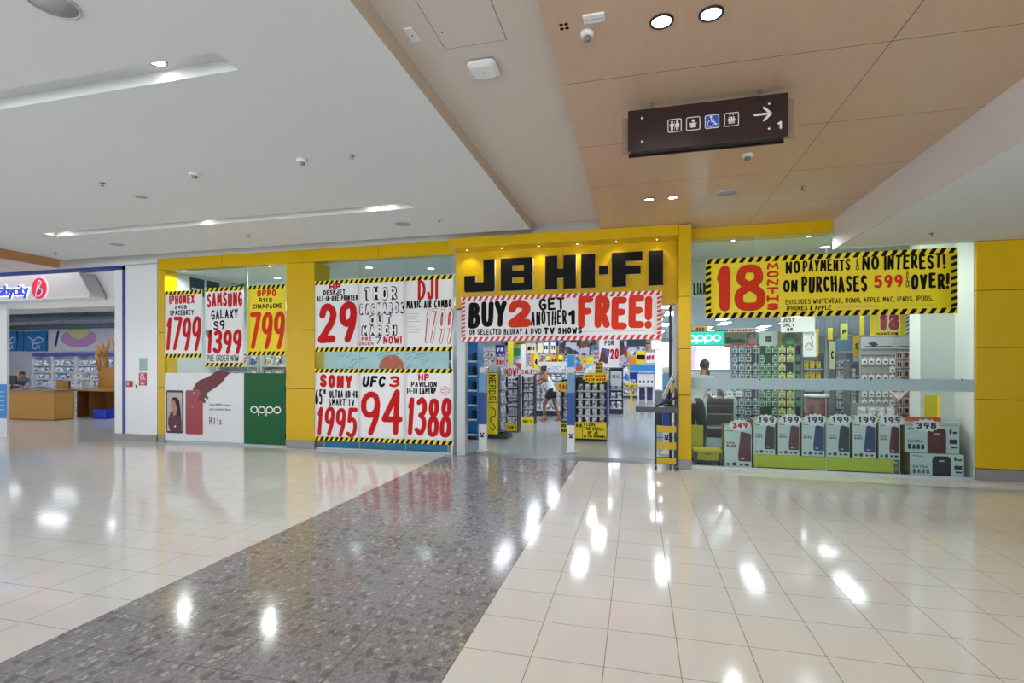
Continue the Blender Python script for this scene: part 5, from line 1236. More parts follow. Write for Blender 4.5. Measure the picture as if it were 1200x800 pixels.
# ================================================================== TROLLEY BESIDE THE YELLOW COLUMN
tx0, ty0 = on_z(768, 550.5); tx1, ty1 = on_z(795, 549.5); ty = 8.24
tx0, tx1 = on_y(768, 500, ty)[0], on_y(794, 500, ty)[0]
w = tx1-tx0
o = thing('trolley', 'black framed trolley with three yellow shelves against the yellow column', 'trolley', (tx0, ty, 0))
dp = .34; zt = on_y(780, 477, ty)[1]
for a in (0, w-.02):
    for c in (0, dp): mb = MB(); mb.box(a, a+.02, c, c+.02, .07, zt if a == 0 else zt+.28, .003); mb.build('post', blackm, o)
for nm, va, vb_ in (('upper_shelf', 499, 506.5), ('middle_shelf', 518, 526.5), ('lower_shelf', 536.5, 543.5)):
    z1_, z0_ = on_y(780, va, ty)[1], on_y(780, vb_, ty)[1]
    mb = MB(); mb.box(.02, w-.02, 0, .012, z0_, z1_, .003); mb.build(nm+'_lip', mat('shelf_yellow', 'c9a810', .4, var=.08), o)
    mb = MB(); mb.box(.01, w-.01, .012, dp, z0_, z0_+.02); mb.build(nm, mat('shelf_yellow', 'c9a810', .4, var=.08), o)
for z in (.14, .30, .46, .60):
    mb = MB(); mb.tube([(.01, dp+.01, z), (w-.01, dp+.01, z)], .004, 5); mb.tube([(.01, .01, z), (.01, dp, z)], .004, 5); mb.tube([(w-.01, .01, z), (w-.01, dp, z)], .004, 5); mb.build('wire', blackm, o)
for k in range(9): mb = MB(); mb.tube([(.03+k*(w-.06)/8, dp+.01, .10), (.03+k*(w-.06)/8, dp+.01, .62)], .002, 4); mb.build('wire', chrome, o)
for a in (.01, w-.01):
    for c in (.01, dp+.01):
        mb = MB(); mb.lathe([(.032, -.011), (.034, 0), (.032, .011)], (a, c, .034), 14, 'x'); mb.build('caster', blackm, o)
        mb = MB(); mb.box(a-.014, a+.014, c-.012, c+.012, .04, .075, .002); mb.build('caster_fork', steel, o)
mb = MB(); xa = on_y(745, 480, ty)[0]-tx0
mb.box(xa, w+.02, -.02, dp+.03, zt-.085, zt, .004); mb.build('top_tray', mat('tray_grey', '4a4c50', .4, var=.05), o)
mb = MB(); mb.tube([(0, -.02, zt+.01), (w*.6, -.02, zt+.10), (w, -.02, zt+.16)], .02, 8); mb.build('handle', blackm, o)
a, b = on_y(777.5, 467, ty+.1), on_y(791, 438, ty+.1)
o = thing('clip_board', 'pale slanted board leaning on the trolley beside the yellow column', 'board', (a[0], ty+.14, a[1]))
L = math.hypot(b[0]-a[0], b[1]-a[1]); an = math.atan2(b[1]-a[1], b[0]-a[0])
mb = MB(); mb.rbox((L/2*math.cos(an), 0, L/2*math.sin(an)), (L, .22, .03), (0, -an, 0), .003); mb.build('board', mat('board_grey', 'b9b0aa', .5), o)
mb = MB(); mb.rbox((L/2*math.cos(an)-.02, 0, L/2*math.sin(an)+.02), (L*.92, .20, .004), (0, -an, 0)); mb.build('paper', wpaper, o)
o = thing('monitor_arm', 'black prop post rising from the trolley behind the slanted board', 'post', (tx0+.22, ty+.30, zt+.002))
mb = MB(); mb.box(-.08, .08, -.06, .06, 0, .02, .004); mb.build('foot', blackm, o); mb = MB(); mb.tube([(0, 0, .02), (.01, 0, .36)], .014, 8); mb.build('pole', blackm, o)
mb = MB(); mb.rbox((.0, -.02, .34), (.2, .03, .05), (0, -.9, 0), .005); mb.build('bracket', darkg, o)
x, z = on_y(790.5, 455, 8.5); o = thing('hand_scanner', 'yellow handled scanner hanging beside the yellow column', 'scanner', (x-.03, 8.68, z-.08))
mb = MB(); mb.box(-.03, .03, -.03, .03, 0, .16, .012); mb.build('grip', yellow2, o); mb = MB(); mb.box(-.04, .04, -.05, .04, .16, .24, .012); mb.build('head', blackm, o)
mb = MB(); mb.tube([(0, 0, 0), (.01, .01, -.10), (0, .01, -.2)], .006, 6); mb.build('cord', blackm, o)

# ================================================================== RIGHT WINDOW: platform and speaker cartons
x0, x1 = on_y(883, 545, 8.70)[0], on_y(1048, 545, 8.70)[0]; pz = on_y(1000, 537, 8.70)[1]
o = thing('display_platform', 'long low lime green display platform behind the right window', 'platform', (x0, 8.70, 0))
mb = MB(); mb.box(0, x1-x0, 0, .02, .03, pz, .003); mb.build('front_board', lime, o)
mb = MB(); mb.box(.0, x1-x0, .02, .62, .0, pz-.012); mb.build('carcass', darkg, o)
mb = MB(); mb.box(0, x1-x0, .02, .62, pz-.012, pz, .002); mb.build('deck', lime, o)
pale = mat('carton_white', 'ccd6d8', .35, var=.03); spk = {'r': mat('print_dark_red', '5e1a24', .4, var=.25, scale=12), 'k': mat('print_black', '1c2024', .4, var=.25, scale=12), 'b': mat('print_blue', '10306c', .4, var=.25, scale=12)}
def carton_tall(lab, u0, u1, vt, vb, Y, z0, c, txtm):
    x0, x1, _, z1 = rect_y(u0, u1, vt, vb, Y); w = x1-x0; h = z1-z0
    o = thing('speaker_carton', lab, 'carton', (x0, Y, z0), 0, 'speaker cartons in the right window')
    mb = MB(); mb.mi = 0; mb.box(0, w, .003, .30, 0, h, .004); mb.mi = 1; mb.face([(0.003, .0015, .003), (w-.003, .0015, .003), (w-.003, .0015, h-.003), (.003, .0015, h-.003)]); o = mb.build('box', [card, pale], o)
    P = rc([(w*.52, h*.16), (w*.97, h*.16), (w*.97, h*.80), (w*.60, h*.86), (w*.50, h*.30)], w*.05, (0, 3))
    mb = MB(); mb.flat = 1; mb.face([(p[0], -.001, p[1]) for p in P]); mb.build('printed_speaker', spk[c], o)
    mb = MB(); mb.flat = 1; mb.face([(w*.60, -.002, h*.215), (w*.72, -.002, h*.205), (w*.72, -.002, h*.235), (w*.60, -.002, h*.245)]); mb.build('printed_badge', lightg, o)
    mb = MB(); mb.flat = 1; brush(mb, 'EXTRA', w*.08, w*.38, h*.56, h*.60, .006); brush(mb, 'BASS', w*.08, w*.42, h*.49, h*.545, .012)
    line(mb, [(w*.08, h*.86), (w*.3, h*.86)], .010, -.002); mb.build('lettering', txtm, o)
    mb = MB(); mb.flat = 1
    for a, b, cc, d in ((.08, .20, .06, .11), (.30, .44, .05, .13), (.56, .66, .06, .11), (.74, .90, .06, .11)): mb.face([(w*a, -.001, h*cc), (w*b, -.001, h*cc), (w*b, -.001, h*d), (w*a, -.001, h*d)])
    mb.build('icon_row', [darkg], o)
    return x0, x1, z1
txtk, txtr = mat('print_grey', '5c666b', .5), mat('print_rust', '8e5b50', .5)
cart_t = []
BY = 8.73
for u0, u1, vt, vb, c, nm in ((849, 881, 498, 548, 'r', 'tallest white speaker carton with a dark red speaker, standing on the floor'), (883, 908.5, 492, 535, 'k', 'white speaker carton with a black speaker, first on the lime platform'),
                          (911.5, 937, 491.5, 536, 'r', 'white speaker carton with a red speaker between a black one and a blue one'), (939.5, 966.5, 491.5, 537, 'b', 'white speaker carton with a blue speaker, third on the lime platform'),
                          (968.5, 996, 491.5, 538, 'k', 'white speaker carton with a black speaker between two blue ones'), (999, 1026.5, 491.5, 538.5, 'b', 'white speaker carton with a blue speaker, fifth on the lime platform'),
                          (1029.5, 1055, 492, 540, 'r', 'white carton with a dark red speaker, at the right end of lime platform')):
    z0 = 0.0 if u0 < 860 else pz
    cart_t.append((carton_tall(nm, u0, u1, vt, vb, BY if z0 else 8.70, z0, c, txtr if c == 'r' else txtk), nm))
def carton_wide(lab, u0, u1, vt, vb, Y, z0, c):
    x0, x1, _, z1 = rect_y(u0, u1, vt, vb, Y); w = x1-x0; h = z1-z0
    o = thing('speaker_carton', lab, 'carton', (x0, Y, z0), 0, 'speaker cartons in the right window')
    mb = MB(); mb.mi = 0; mb.box(0, w, .003, .34, 0, h, .004); mb.mi = 1; mb.face([(.003, .0015, .003), (w-.003, .0015, .003), (w-.003, .0015, h-.003), (.003, .0015, h-.003)]); o = mb.build('box', [card, pale], o)
    P = rc([(w*.42, h*.0+.004), (w*.76, h*.0+.004), (w*.76, h*.90), (w*.42, h*.90)], w*.09, (2, 3))
    mb = MB(); mb.flat = 1; mb.face([(p[0], -.001, p[1]) for p in P]); mb.build('printed_speaker', spk[c], o)
    mb = MB(); mb.flat = 1; P = rc([(w*.53, h*.66), (w*.65, h*.66), (w*.63, h*.73), (w*.55, h*.73)], .01, (0, 1)); mb.face([(p[0], -.002, p[1]) for p in P]); mb.build('printed_handle', lightg, o)
    lettering([('BASS', w*.06, w*.37, h*.13, h*.32, .020)], txtk if c == 'k' else mat('print_black2', '33282a', .5), o, y=-.001); lettering([('EXTRA', w*.06, w*.34, h*.36, h*.48, .007)], lightg if 0 else txtk, o, y=-.001)
    mb = MB(); mb.flat = 1
    for a, b, cc, d in ((.82, .86, .72, .88), (.88, .96, .72, .80), (.82, .96, .36, .52), (.84, .96, .20, .27)): mb.face([(w*a, -.001, h*cc), (w*b, -.001, h*cc), (w*b, -.001, h*d), (w*a, -.001, h*d)])
    line(mb, [(w*.06, h*.88), (w*.22, h*.88)], .010, -.001); mb.build('icon_row', darkg, o)
    return x0, x1, z1
lo = carton_wide('wide white carton with a dark grey speaker, lying on the floor by the yellow pier', 1066, 1130, 531.5, 560, 8.69, 0, 'k')
hi = carton_wide('wide white carton with a dark red speaker, stacked on the grey speaker carton', 1060, 1124.5, 498.5, 530, 8.70, lo[2]+.002, 'r')
x0, x1 = on_y(1056, 494, 8.72)[0], on_y(1131, 494, 8.72)[0]
o = thing('clear_sheets', 'stack of clear white trays lying on the upper wide speaker carton', 'tray stack', (hi[0]-.02, 8.72, hi[2]))
for k in range(4): mb = MB(); mb.box(0, hi[1]-hi[0]+.05, 0, .3, .002+.013*k, .012+.013*k, .002); mb.build('tray', mat('clear_plastic', 'd9e0e2', .15), o)
k = 0
for (x0, x1, z1), nm in cart_t:
    n1 = ('349', '199', '199', '199', '199', '199', '199')[k]
    star_sign('price_burst', 'jagged white price card on top of the ' + ['floor standing carton', 'first platform carton', 'second platform carton', 'third platform carton', 'fourth platform carton', 'fifth platform carton', 'last platform carton'][k],
              (x0+x1)/2+.02, 8.70 if k else 8.68, z1-.10, z1+.10, .34, wpaper, [([(n1, .18, .84, .28, .74, .018)], red if k == 0 else mat('marker_violet', '54324e', .5))], 'price bursts on the speaker cartons', seed=k+20); k += 1
star_sign('price_burst', 'jagged white price card in front of the upper wide speaker carton', on_y(1086, 498, 8.66)[0], 8.68, hi[2]-.10, hi[2]+.10, .36, wpaper, [([('398', .16, .86, .28, .74, .018)], darkg)], 'price bursts on the speaker cartons', seed=40)
# yellow crates behind the column
cy_, x0 = 8.86, on_y(815, 540, 8.86)[0]
o = thing('yellow_stool', 'low yellow step box on the floor beside the yellow column inside the window', 'step box', (x0, cy_, 0)); x1 = on_y(845, 540, cy_)[0]-x0; z1 = on_y(830, 527, cy_)[1]
yl = mat('stool_yellow', 'c7bd12', .4, var=.06)
mb = MB(); mb.box(-.02, x1+.02, -.02, .36, z1-.05, z1, .008); mb.build('lid', yl, o); mb = MB(); mb.box(.03, x1-.02, .02, .34, .07, z1-.05, .004); mb.build('drawer', yl, o)
mb = MB(); mb.tube([(x1*.35, .01, .2), (x1*.5, -.005, .17), (x1*.65, .01, .2)], .006, 6); mb.build('handle', blackm, o)
for a in (0, x1-.02): mb = MB(); mb.box(a, a+.02, 0, .34, 0, z1-.05); mb.build('leg', blackm, o)
mb = MB(); mb.box(.02, x1-.02, .05, .34, .04, .07); mb.build('base', blackm, o)
o = thing('yellow_board', 'upright yellow board standing behind the yellow column', 'board', (on_y(812, 520, 9.3)[0], 9.3, 0)); h = on_y(815, 498, 9.3)[1]
mb = MB(); mb.box(-.05, .17, 0, .04, .02, h, .006); mb.build('panel', yl, o); mb = MB(); mb.box(-.07, .19, -.04, .1, 0, .02, .003); mb.build('foot', blackm, o)

# ================================================================== RIGHT WINDOW INTERIOR
# lit phone counter sign
yy = 11.6; x0, x1, z0, z1 = rect_y(800, 855.5, 389, 433, yy)
o = thing('lightbox_counter', 'lit phone lightbox with turquoise lettered header on a demonstration counter', 'lightbox', (x0, yy, 0)); w = x1-x0
zb = on_y(830, 405, yy)[1]
mb = MB(); mb.box(0, w, .0, .14, z0-.04, z1+.03, .01); mb.build('case', mat('case_teal', '2c5f68', .4), o)
mb = MB(); mb.box(.015, w-.015, -.006, 0, zb+.02, z1+.01, .002); mb.build('header', mat('header_turquoise', '17cdb4', .4, emit=.55), o)
mb = MB(); mb.flat = 1; round_word(mb, on_y(806, 397, yy)[0]-x0, on_y(845, 397, yy)[0]-x0, (zb+z1)/2+.02, .03, -.008); mb.build('lettering', mat('lit_white', 'ffffff', .4, emit=.8), o)
mb = MB(); mb.box(.015, w-.015, -.006, 0, z0, zb, .002); mb.build('screen', mat('screen_white', 'f4f6ff', .4, emit=.95), o)
mb = MB(); mb.flat = 1; a = on_y(817, 420, yy)[0]-x0; mb.face([(.02, -.008, z0+.01), (a-.06, -.008, z0+.01), (a, -.008, zb-.01), (.02, -.008, zb-.01)]); mb.build('violet_corner', mat('screen_violet', 'd9b8e8', .4, emit=.6), o)
print_text('R11s', on_y(831, 425, yy)[0]-x0, on_y(831, 427, yy)[1], .13, mat('screen_grey', 'c3c0cc', .4, emit=.3), o, y=-.008, ext=.0005)
mb = MB(); mb.box(-.1, w-.04, -.45, .14, .84, .90, .006); mb.build('counter_top', white2, o)
mb = MB(); mb.box(-.1, w-.05, -.40, .12, .0, .84, .004); mb.build('counter_body', lightg, o)
mb = MB(); mb.box(w*.42, w*.58, .02, .1, .9, z0-.03); mb.build('neck', darkg, o)
ph = None
for i in range(5):
    if ph is None:
        mb = MB(); mb.rbox((0, 0, .07), (.075, .01, .14), (-.35, 0, 0), .003); mb.mi = 1; mb.rbox((0, .035, .03), (.05, .05, .06), (0, 0, 0), .004)
        ph = tag(mb.build('demo_phone', [blackm, lightg]), 'demonstration phone on the counter below the lightbox', 'phone', 'phones below the lightbox'); c = ph
    else: c = dup(ph)
    c.location = (x0+.25+i*(w-.35)/4, yy-.25, .906)
# glass front cabinet with drawer units under the band
yy = 10.55; x0, x1, z0, z1 = rect_y(826, 862, 465, 528, yy)
o = thing('display_cabinet', 'grey framed glass display cabinet below the lightbox, seen past the man', 'cabinet', (x0, yy, 0)); w, h = x1-x0, z1
for a, b, c, d, nm in ((0, .035, 0, h, 'upright'), (w-.035, w, 0, h, 'upright'), (.035, w-.035, h-.03, h, 'rail'), (.035, w-.035, .40, .44, 'rail')): mb = MB(); mb.box(a, b, 0, .4, c, d, .003); mb.build(nm, alum, o)
mb = MB(); mb.box(.035, w-.035, .37, .4, .02, h-.03); mb.build('back_panel', mat('cabinet_brown', '8f8379', .5), o)
for z in (h*.66, h*.82): mb = MB(); mb.box(.035, w-.035, .05, .37, z, z+.012); mb.build('shelf', mat('shelf_tan', 'ab9c8c', .4), o)
mb = MB(); mb.box(.04, w-.04, .0, .36, .03, .22, .004); mb.build('drawer', mat('pale_blue_drawer', 'b4c9cf', .4), o); mb = MB(); mb.box(.04, w-.04, .01, .36, .24, .40, .004); mb.build('drawer', darkg, o)
src = None
for k, (u, cc) in enumerate(((826, 'w'), (840, 'd'), (851, 'w'), (862, 'w'))):
    px, pz_ = on_y(u+3, 455, 10.60)
    c, w_, h_ = sign_card('counter_card', ('white phone card standing on the glass cabinet, leftmost', 'grey phone card standing on the glass cabinet', 'white phone card standing on the glass cabinet, third', 'white phone card at the right end of the glass cabinet')[k], u, u+8, 458, 464.6, 10.60, wpaper if cc == 'w' else midg, [([('NEW', .2, .8, .3, .6, .008)], darkg)])
    mb = MB(); mb.box(.02, w_-.02, .008, .08, 0, .015); mb.build('foot', alum, c)
# pegboard walls of hanging packs
def peg_wall(name, lab, u0, u1, vt, vb, Y, colr):
    x0, x1, _, z1 = rect_y(u0, u1, vt, vb, Y); o = thing(name, lab, 'pegboard', (x0, Y, 0)); w = x1-x0
    mb = MB(); mb.box(0, w, 0, .03, .1, z1, .003); mb.build('board', colr, o); mb = MB(); mb.box(0, w, -.35, .03, 0, .1, .004); mb.build('base', darkg, o)
    for a in (0, w-.02): mb = MB(); mb.box(a, a+.02, -.05, .03, .1, z1); mb.build('upright', midg, o)
    return o, x0, x1, z1
def pack_proto(nm, w, h, mats, lab, cat, grp, blister=True):
    mb = MB(); mb.mi = 0; mb.box(-w/2, w/2, 0, .004, -h, 0, .001); mb.box(-w*.16, w*.16, .0005, .0035, -.002, .022)
    mb.mi = 1
    if blister: mb.box(-w*.33, w*.33, -.028, 0, -h*.82, -h*.36, .006)
    if blister: mb.face([(-w*.46, -.001, -h*.28), (w*.46, -.001, -h*.28), (w*.46, -.001, -h*.06), (-w*.46, -.001, -h*.06)])
    else: mb.box(-w*.2, w*.2, -.012, -.001, -h*.72, -h*.42, .003)
    mb.mi = 2; mb.tube([(0, -.05, .012), (0, .05, .012)], .003, 5)
    return tag(mb.build(nm, mats), lab, cat, grp)
wallY = 11.2
specs = [('blue', 857, 872, mat('peg_blue', '1d4a7c', .4), [mat('pack_pale', 'dfe7ea', .4), mat('pack_steel', '5d7f9c', .3), chrome], 2), ('dark', 872, 889, mat('peg_navy', '142c42', .4), [mat('pack_pale', 'dfe7ea', .4), mat('pack_ink', '39424c', .3), chrome], 2),
         ('green', 889, 911, mat('peg_green', '0f3a28', .4), [mat('pack_mint', 'c3d6cc', .4), mat('pack_green', '2e7a4c', .3), chrome], 3), ('lime', 911, 930, mat('peg_dark', '10191d', .4), [mat('pack_cream', 'e6e5b8', .4), mat('pack_lime', '9da63a', .3), chrome], 2), ('black', 930, 939, mat('peg_black', '131918', .4), [mat('pack_dark', '49564f', .4), mat('pack_green2', '2f8a4a', .3), chrome], 1)]
for nm, u0, u1, bm_, pm, ncol in specs:
    o, x0, x1, z1 = peg_wall('accessory_wall', {'blue': 'pegboard bay of blue packs nearest the lightbox', 'dark': 'pegboard bay of dark and white packs, second from the lightbox', 'green': 'pegboard bay of green packs behind the black speaker carton', 'lime': 'pegboard bay of cream and lime packs', 'black': 'narrow dark pegboard strip at the right end of the pack wall'}[nm], u0, u1, 403, 505, wallY, bm_)
    pr = None; cw = (x1-x0)/ncol
    for r in range(10):
        for i in range(ncol):
            if random.random() < .1: continue
            z = z1-.05-r*.178-random.choice((0, 0, .012)); x = x0+cw*(i+.5)
            if pr is None: pr = pack_proto('hanging_pack', min(.145, cw*.8), .132, pm, {'blue': 'pale hanging pack on the blue pegboard bay', 'dark': 'pale hanging pack with dark blister on the navy pegboard bay', 'green': 'mint hanging pack on the green pegboard bay', 'lime': 'cream hanging pack on the dark pegboard bay', 'black': 'dark hanging pack on the narrow pegboard strip'}[nm], 'hanging pack', 'packs on the %s pegboard' % nm); c = pr
            else: c = dup(pr)
            c.location = (x, wallY-.05, z)
for u0, u1, vt, vb, m, lab in ((849, 875, 389, 403, mat('war_art', '5f6b4c', .4, var=.5, scale=8), 'dark landscape poster above the blue packs'), (875, 887.5, 389, 403, mat('portrait_art', '35404a', .4, var=.5, scale=9), 'poster of a dark coated figure above the navy packs'), (889, 911.5, 388, 405, mat('pale_art', 'b4c2bc', .4, var=.1), 'pale poster with a small dark gadget above the green packs'), (911.5, 939, 388, 405, mat('gold_art', '8a7a4c', .4, var=.3, scale=4), 'brown poster with a large green headset above the cream packs')):
    c, w_, h_ = sign_card('header_poster', lab, u0, u1, vt, vb, wallY-.03, m)
    mb = MB(); mb.flat = 1
    if 'gadget' in lab: mb.prism(rrect(w_*.35, w_*.68, h_*.28, h_*.68, .03), -.004, -.0005); mb.build('printed_gadget', darkg, c)
    elif 'headset' in lab: mb.face([(w_*(.52+.36*math.cos(2*PI*k/20)), -.002, h_*(.45+.48*math.sin(2*PI*k/20))) for k in range(20)]); mb.build('printed_headset', mat('print_headset', '3c5a48', .4), c); mb = MB(); mb.flat = 1; mb.face([(w_*(.52+.2*math.cos(2*PI*k/20)), -.003, h_*(.3+.22*math.sin(2*PI*k/20))) for k in range(20)]); mb.build('printed_glow', mat('print_green_glow', '1f9c46', .4), c)
    elif 'figure' in lab: mb.face([(w_*a, -.002, h_*b) for a, b in ((.1, 0), (.9, 0), (.8, .5), (.62, .6), (.38, .6), (.15, .45))]); mb.disc(w_*.5, h_*.75, w_*.16, -.002, 12); mb.build('printed_figure', mat('print_skin', '9c6a50', .5), c)
    else: mb.face([(w_*a, -.002, h_*b) for a, b in ((.05, .1), (.95, .1), (.95, .3), (.7, .45), (.4, .38), (.2, .6), (.05, .5))]); mb.build('printed_ground', mat('print_ground', '20281c', .5), c)
    if u0 < 880: mb = MB(); mb.flat = 1; mb.face([(.0, -.002, -.07), (w_, -.002, -.07), (w_, -.002, -.01), (0, -.002, -.01)]); mb.build('red_strip', mat('strip_red', 'b94a56', .4, var=.4, scale=30), c)
o = None
c, w_, h_ = sign_card('hanging_price_sign', 'white hand lettered L-shaped price sheet hung above the pack wall', 915, 955, 371, 389, 10.9, wpaper, [([('JUST', .06, .40, .66, .92, .012), ('ONLY', .06, .40, .36, .58, .01), ('$25', .08, .36, .08, .28, .014)], black)], hang=True)
c, w_, h_ = sign_card('hanging_price_sign', 'white doodled price sheet below the hand lettered sheet', 941, 956.5, 389, 418, 10.96, wpaper, hang=True)
mb = MB(); mb.flat = 1; ring(mb, w_*.45, h_*.42, w_*.3, h_*.14, .012, -.003); ring(mb, w_*.45, h_*.45, w_*.14, h_*.07, .01, -.003); line(mb, spline([(w_*.8, h_*.9), (w_*.6, h_*.8), (w_*.75, h_*.6), (w_*.6, h_*.45)]), .012, -.003); mb.build('doodle', mat('doodle_grey', '6c7c86', .5), c)
c, w_, h_ = sign_card('hanging_card', 'red and white lettered strip hung above the landscape poster', 853, 886, 384.5, 389, 11.4, wpaper, [([('HEADPHONES', .05, .95, .15, .85, .012)], red)], hang=True)
c, w_, h_ = sign_card('hanging_card', 'small yellow and white card hung above the lightbox', 812, 829, 382, 389, 12.4, ysign, [([('NEW', .2, .8, .2, .8, .02)], red)], hang=True)
# middle of the window: counters, goods and strips
shelfg = mat('shelf_slate', '4a565c', .4)
def goods_rack(lab, u0, u1, vt, Y, n, m, glab, grp, cat_='box', sc=1., mbk=None, per=None, cover=None):
    x0, x1, _, z1 = rect_y(u0, u1, vt, 500, Y); o, zs = shelf_bay('goods_rack', lab, x0, x1, Y, z1, n, .35, mbk or midg, shelfg, cat='rack', z0=.3); w = x1-x0; st = zs[1][0]-zs[0][0]; pr = None
    per = per or max(2, int(w/.13))
    for z, yo in zs:
        for i in range(per):
            if pr is None: pr = goods_box((w-.052)/per*.84, .14, st*.72, m, 'packaged_item', glab, cat_, grp); c = pr
            else: c = dup(pr)
            c.location = (x0+.026+(w-.052)*(i+.5)/per, Y+yo+.03, z+.004)
    return o
gm = mat_cover('gaudy_goods', ['f1d51c', 'e86a2a', '2f66c4', 'f4f4f0', '3aa657', 'd63a3a', '26313a'], .4, 12)
goods_rack('rack of bright yellow and orange goods behind the blue speaker carton', 941, 966, 414, 13.0, 6, [gm, ysign, mat('sticker_orange', 'e2571f', .4)], 'bright yellow packaged item on the rack behind the blue speaker carton', 'bright items behind the blue speaker carton', per=3)
goods_rack('rack of dark cables and white packs left of the pale shop wall', 979, 1000, 413, 12.2, 7, [lightg, mat_cover('cable_goods', ['f0f4f8', '8fa8c0', 'dfe8ee', '2c4a78'], .4, 18), wpaper], 'grey and white pack on the cable rack', 'packs on the cable rack', per=5)
goods_rack('narrow rack of green and white packs beside the cable rack', 996, 1007, 423, 11.6, 7, [wpaper, mat_cover('green_goods', ['f2f6f2', '2fae5a', 'f4f4f4', 'e6592c'], .4, 9), wpaper], 'green and white pack on the narrow rack', 'packs on the narrow green rack', per=2)
for u0, u1, vt, vb, Y, m, t, lab in ((955, 959.5, 385, 417, 12, ysign, None, 'tall narrow yellow strip right of the doodled sheet'), (970, 976, 384, 398, 12.4, ysign, None, 'short yellow strip hung in the middle of the right window'), (972, 979, 400, 432, 12, mat('strip_pale', 'dfdca8', .5, var=.1), 'C', 'pale lettered strip below the short yellow strip'),
                          (985, 993.5, 379, 398, 12, mat('strip_lime', 'd8e060', .5), 'P', 'lime shield shaped card hung above the cable rack'), (980, 999, 397, 411, 14, mat('screen_bluegrey', '6d8ea4', .4, var=.2), None, 'blue grey screen above the cable rack'), (1000, 1008, 393, 418, 11.8, yellow, 'S', 'orange yellow lettered strip left of the pale poster header'),
                          (1008, 1013, 370, 393, 12, ysign, None, 'narrow yellow strip left of the hanging red 18 sign')):
    c, w_, h_ = sign_card('hanging_strip', lab, u0, u1, vt, vb, Y, m, [([(t, .25, .75, .35, .65, .02)], black)] if t else (), hang=True)
# round bin of brown product on a shelf
x, z = on_y(957, 470, 11.9); o = thing('brown_bin', 'tall brown bin behind the blue speaker carton', 'bin', (x, 11.9, 0)); mb = MB(); mb.lathe([(.18, 0), (.2, .02), (.22, on_y(957, 465, 11.9)[1])], n=20); mb.build('body', mat('bin_brown', '6a3d2c', .5, var=.1), o)
mb = MB(); mb.lathe([(.235, on_y(957, 465, 11.9)[1]), (.235, on_y(957, 462, 11.9)[1])], n=20); mb.build('lid', wpaper, o)
# case wall on the right
CY = 10.6; x0, x1 = on_y(1008.5, 450, CY)[0], on_y(1091, 450, CY)[0]; z1 = on_y(1050, 408, CY)[1]
o = thing('case_wall', 'wide pale slatted wall of phone cases at the right end of the window', 'display wall', (x0, CY, 0)); w = x1-x0
mb = MB(); mb.box(0, w, .0, .05, .25, z1, .003); mb.build('slat_board', mat('slat_pale', '9d9da4', .4, var=.05), o)
mb = MB(); mb.box(0, w, -.4, .05, 0, .25, .004); mb.build('base', midg, o)
for k in range(9): mb = MB(); mb.box(0.005, w-.005, -.012, .0, .45+k*.17, .462+k*.17); mb.build('slat_rail', mat('rail_rose', 'a8505a', .4), o)
mb = MB(); mb.box(w-.06, w-.03, -.02, .05, .25, 2.3, .004); mb.build('dark_upright', darkg, o)
for u0, u1, lab, txt in ((1009, 1049, 'pale poster of a phone and pen above the case wall, left one', 0), (1049, 1090, 'pale poster with a dark red case above the case wall, right one', 1)):
    c, w_, h_ = sign_card('header_poster', lab, u0, u1, 394.5, 408.5, CY-.03, mat('header_grey', 'b9bdc4', .4, var=.12, scale=4))
    mb = MB(); mb.flat = 1
    if txt: mb.face([(w_*.5, -.002, h_*.5), (w_*.8, -.002, h_*.5), (w_*.8, -.002, h_*.95), (w_*.5, -.002, h_*.95)]); mb.build('printed_case', mat('print_wine', '7c2f40', .4), c)
    else: mb.face([(w_*a, -.002, h_*b) for a, b in ((.2, .45), (.36, .65), (.52, .35), (.36, .15))]); mb.build('printed_phone', darkg, c)
    mb = MB(); mb.flat = 1; line(mb, [(.05, .04), (w_-.05, .04)], .02, -.003); mb.build('caption_line', darkg, c)
pr = None; pr2 = None
def case_at(u, v, Y=None):
    return on_y(u, v, CY-.05)
for r in range(8):
    for i in range(10):
        u = 1013+8.2*i; 
        if i < 5:
            v = 420+9.6*r
            if r in (1,) and i < 4: continue
            if pr is None: pr = pack_proto('boxed_accessory', .088, .105, [wpaper, mat('box_accent', '3a3034', .4), chrome], 'small white boxed accessory with a dark gadget on the case wall', 'boxed accessory', 'white accessories on the case wall', False); c = pr
            else: c = dup(pr)
        else:
            v = 412+10.8*r
            if r > 6 or (r > 2 and i > 8): continue
            if pr2 is None:
                mb = MB(); mb.mi = 0; mb.box(-.05, .05, 0, .03, -.125, 0, .003); mb.mi = 1; mb.box(-.033, .033, -.004, 0, -.105, -.02, .003); mb.mi = 2; mb.box(-.05, -.042, -.002, 0, -.125, 0)
                pr2 = tag(mb.build('phone_case_box', [mat('case_box_pink', 'd9c6cb', .4), mat('case_dark', '3d2a33', .4), mat('case_red', 'a33448', .4)]), 'pale phone case box with a dark window on the case wall', 'phone case box', 'phone case boxes on the case wall'); c = pr2
            else: c = dup(pr2)
        x, z = on_y(u, v, CY-.05); c.location = (x, CY-.05, z)
c, w_, h_ = sign_card('hanging_price_sign', 'yellow hanging sign with a red and white 18 at the right of the window', 1020, 1066, 366, 393, 10.9, ysign, [([('MONTHS', .14, .70, .03, .13, .012)], black)], hang=True)
its = [('1', w_*.24, w_*.42, h_*.22, h_*.97, .10), ('8', w_*.46, w_*.74, h_*.22, h_*.97, .075)]
lettering([(t, a-.02, b+.02, c0_-.02, d+.02, th+.04) for t, a, b, c0_, d, th in its], wpaper, c, y=-.002, name='lettering_outline'); lettering(its, mat('print_rose', 'b73347', .4), c, y=-.004)
tape_strip(h_, 0, .05, c, x0=w_-.06, vert=True, a=mat('tape_teal', '2f9c84', .4), b=wpaper)
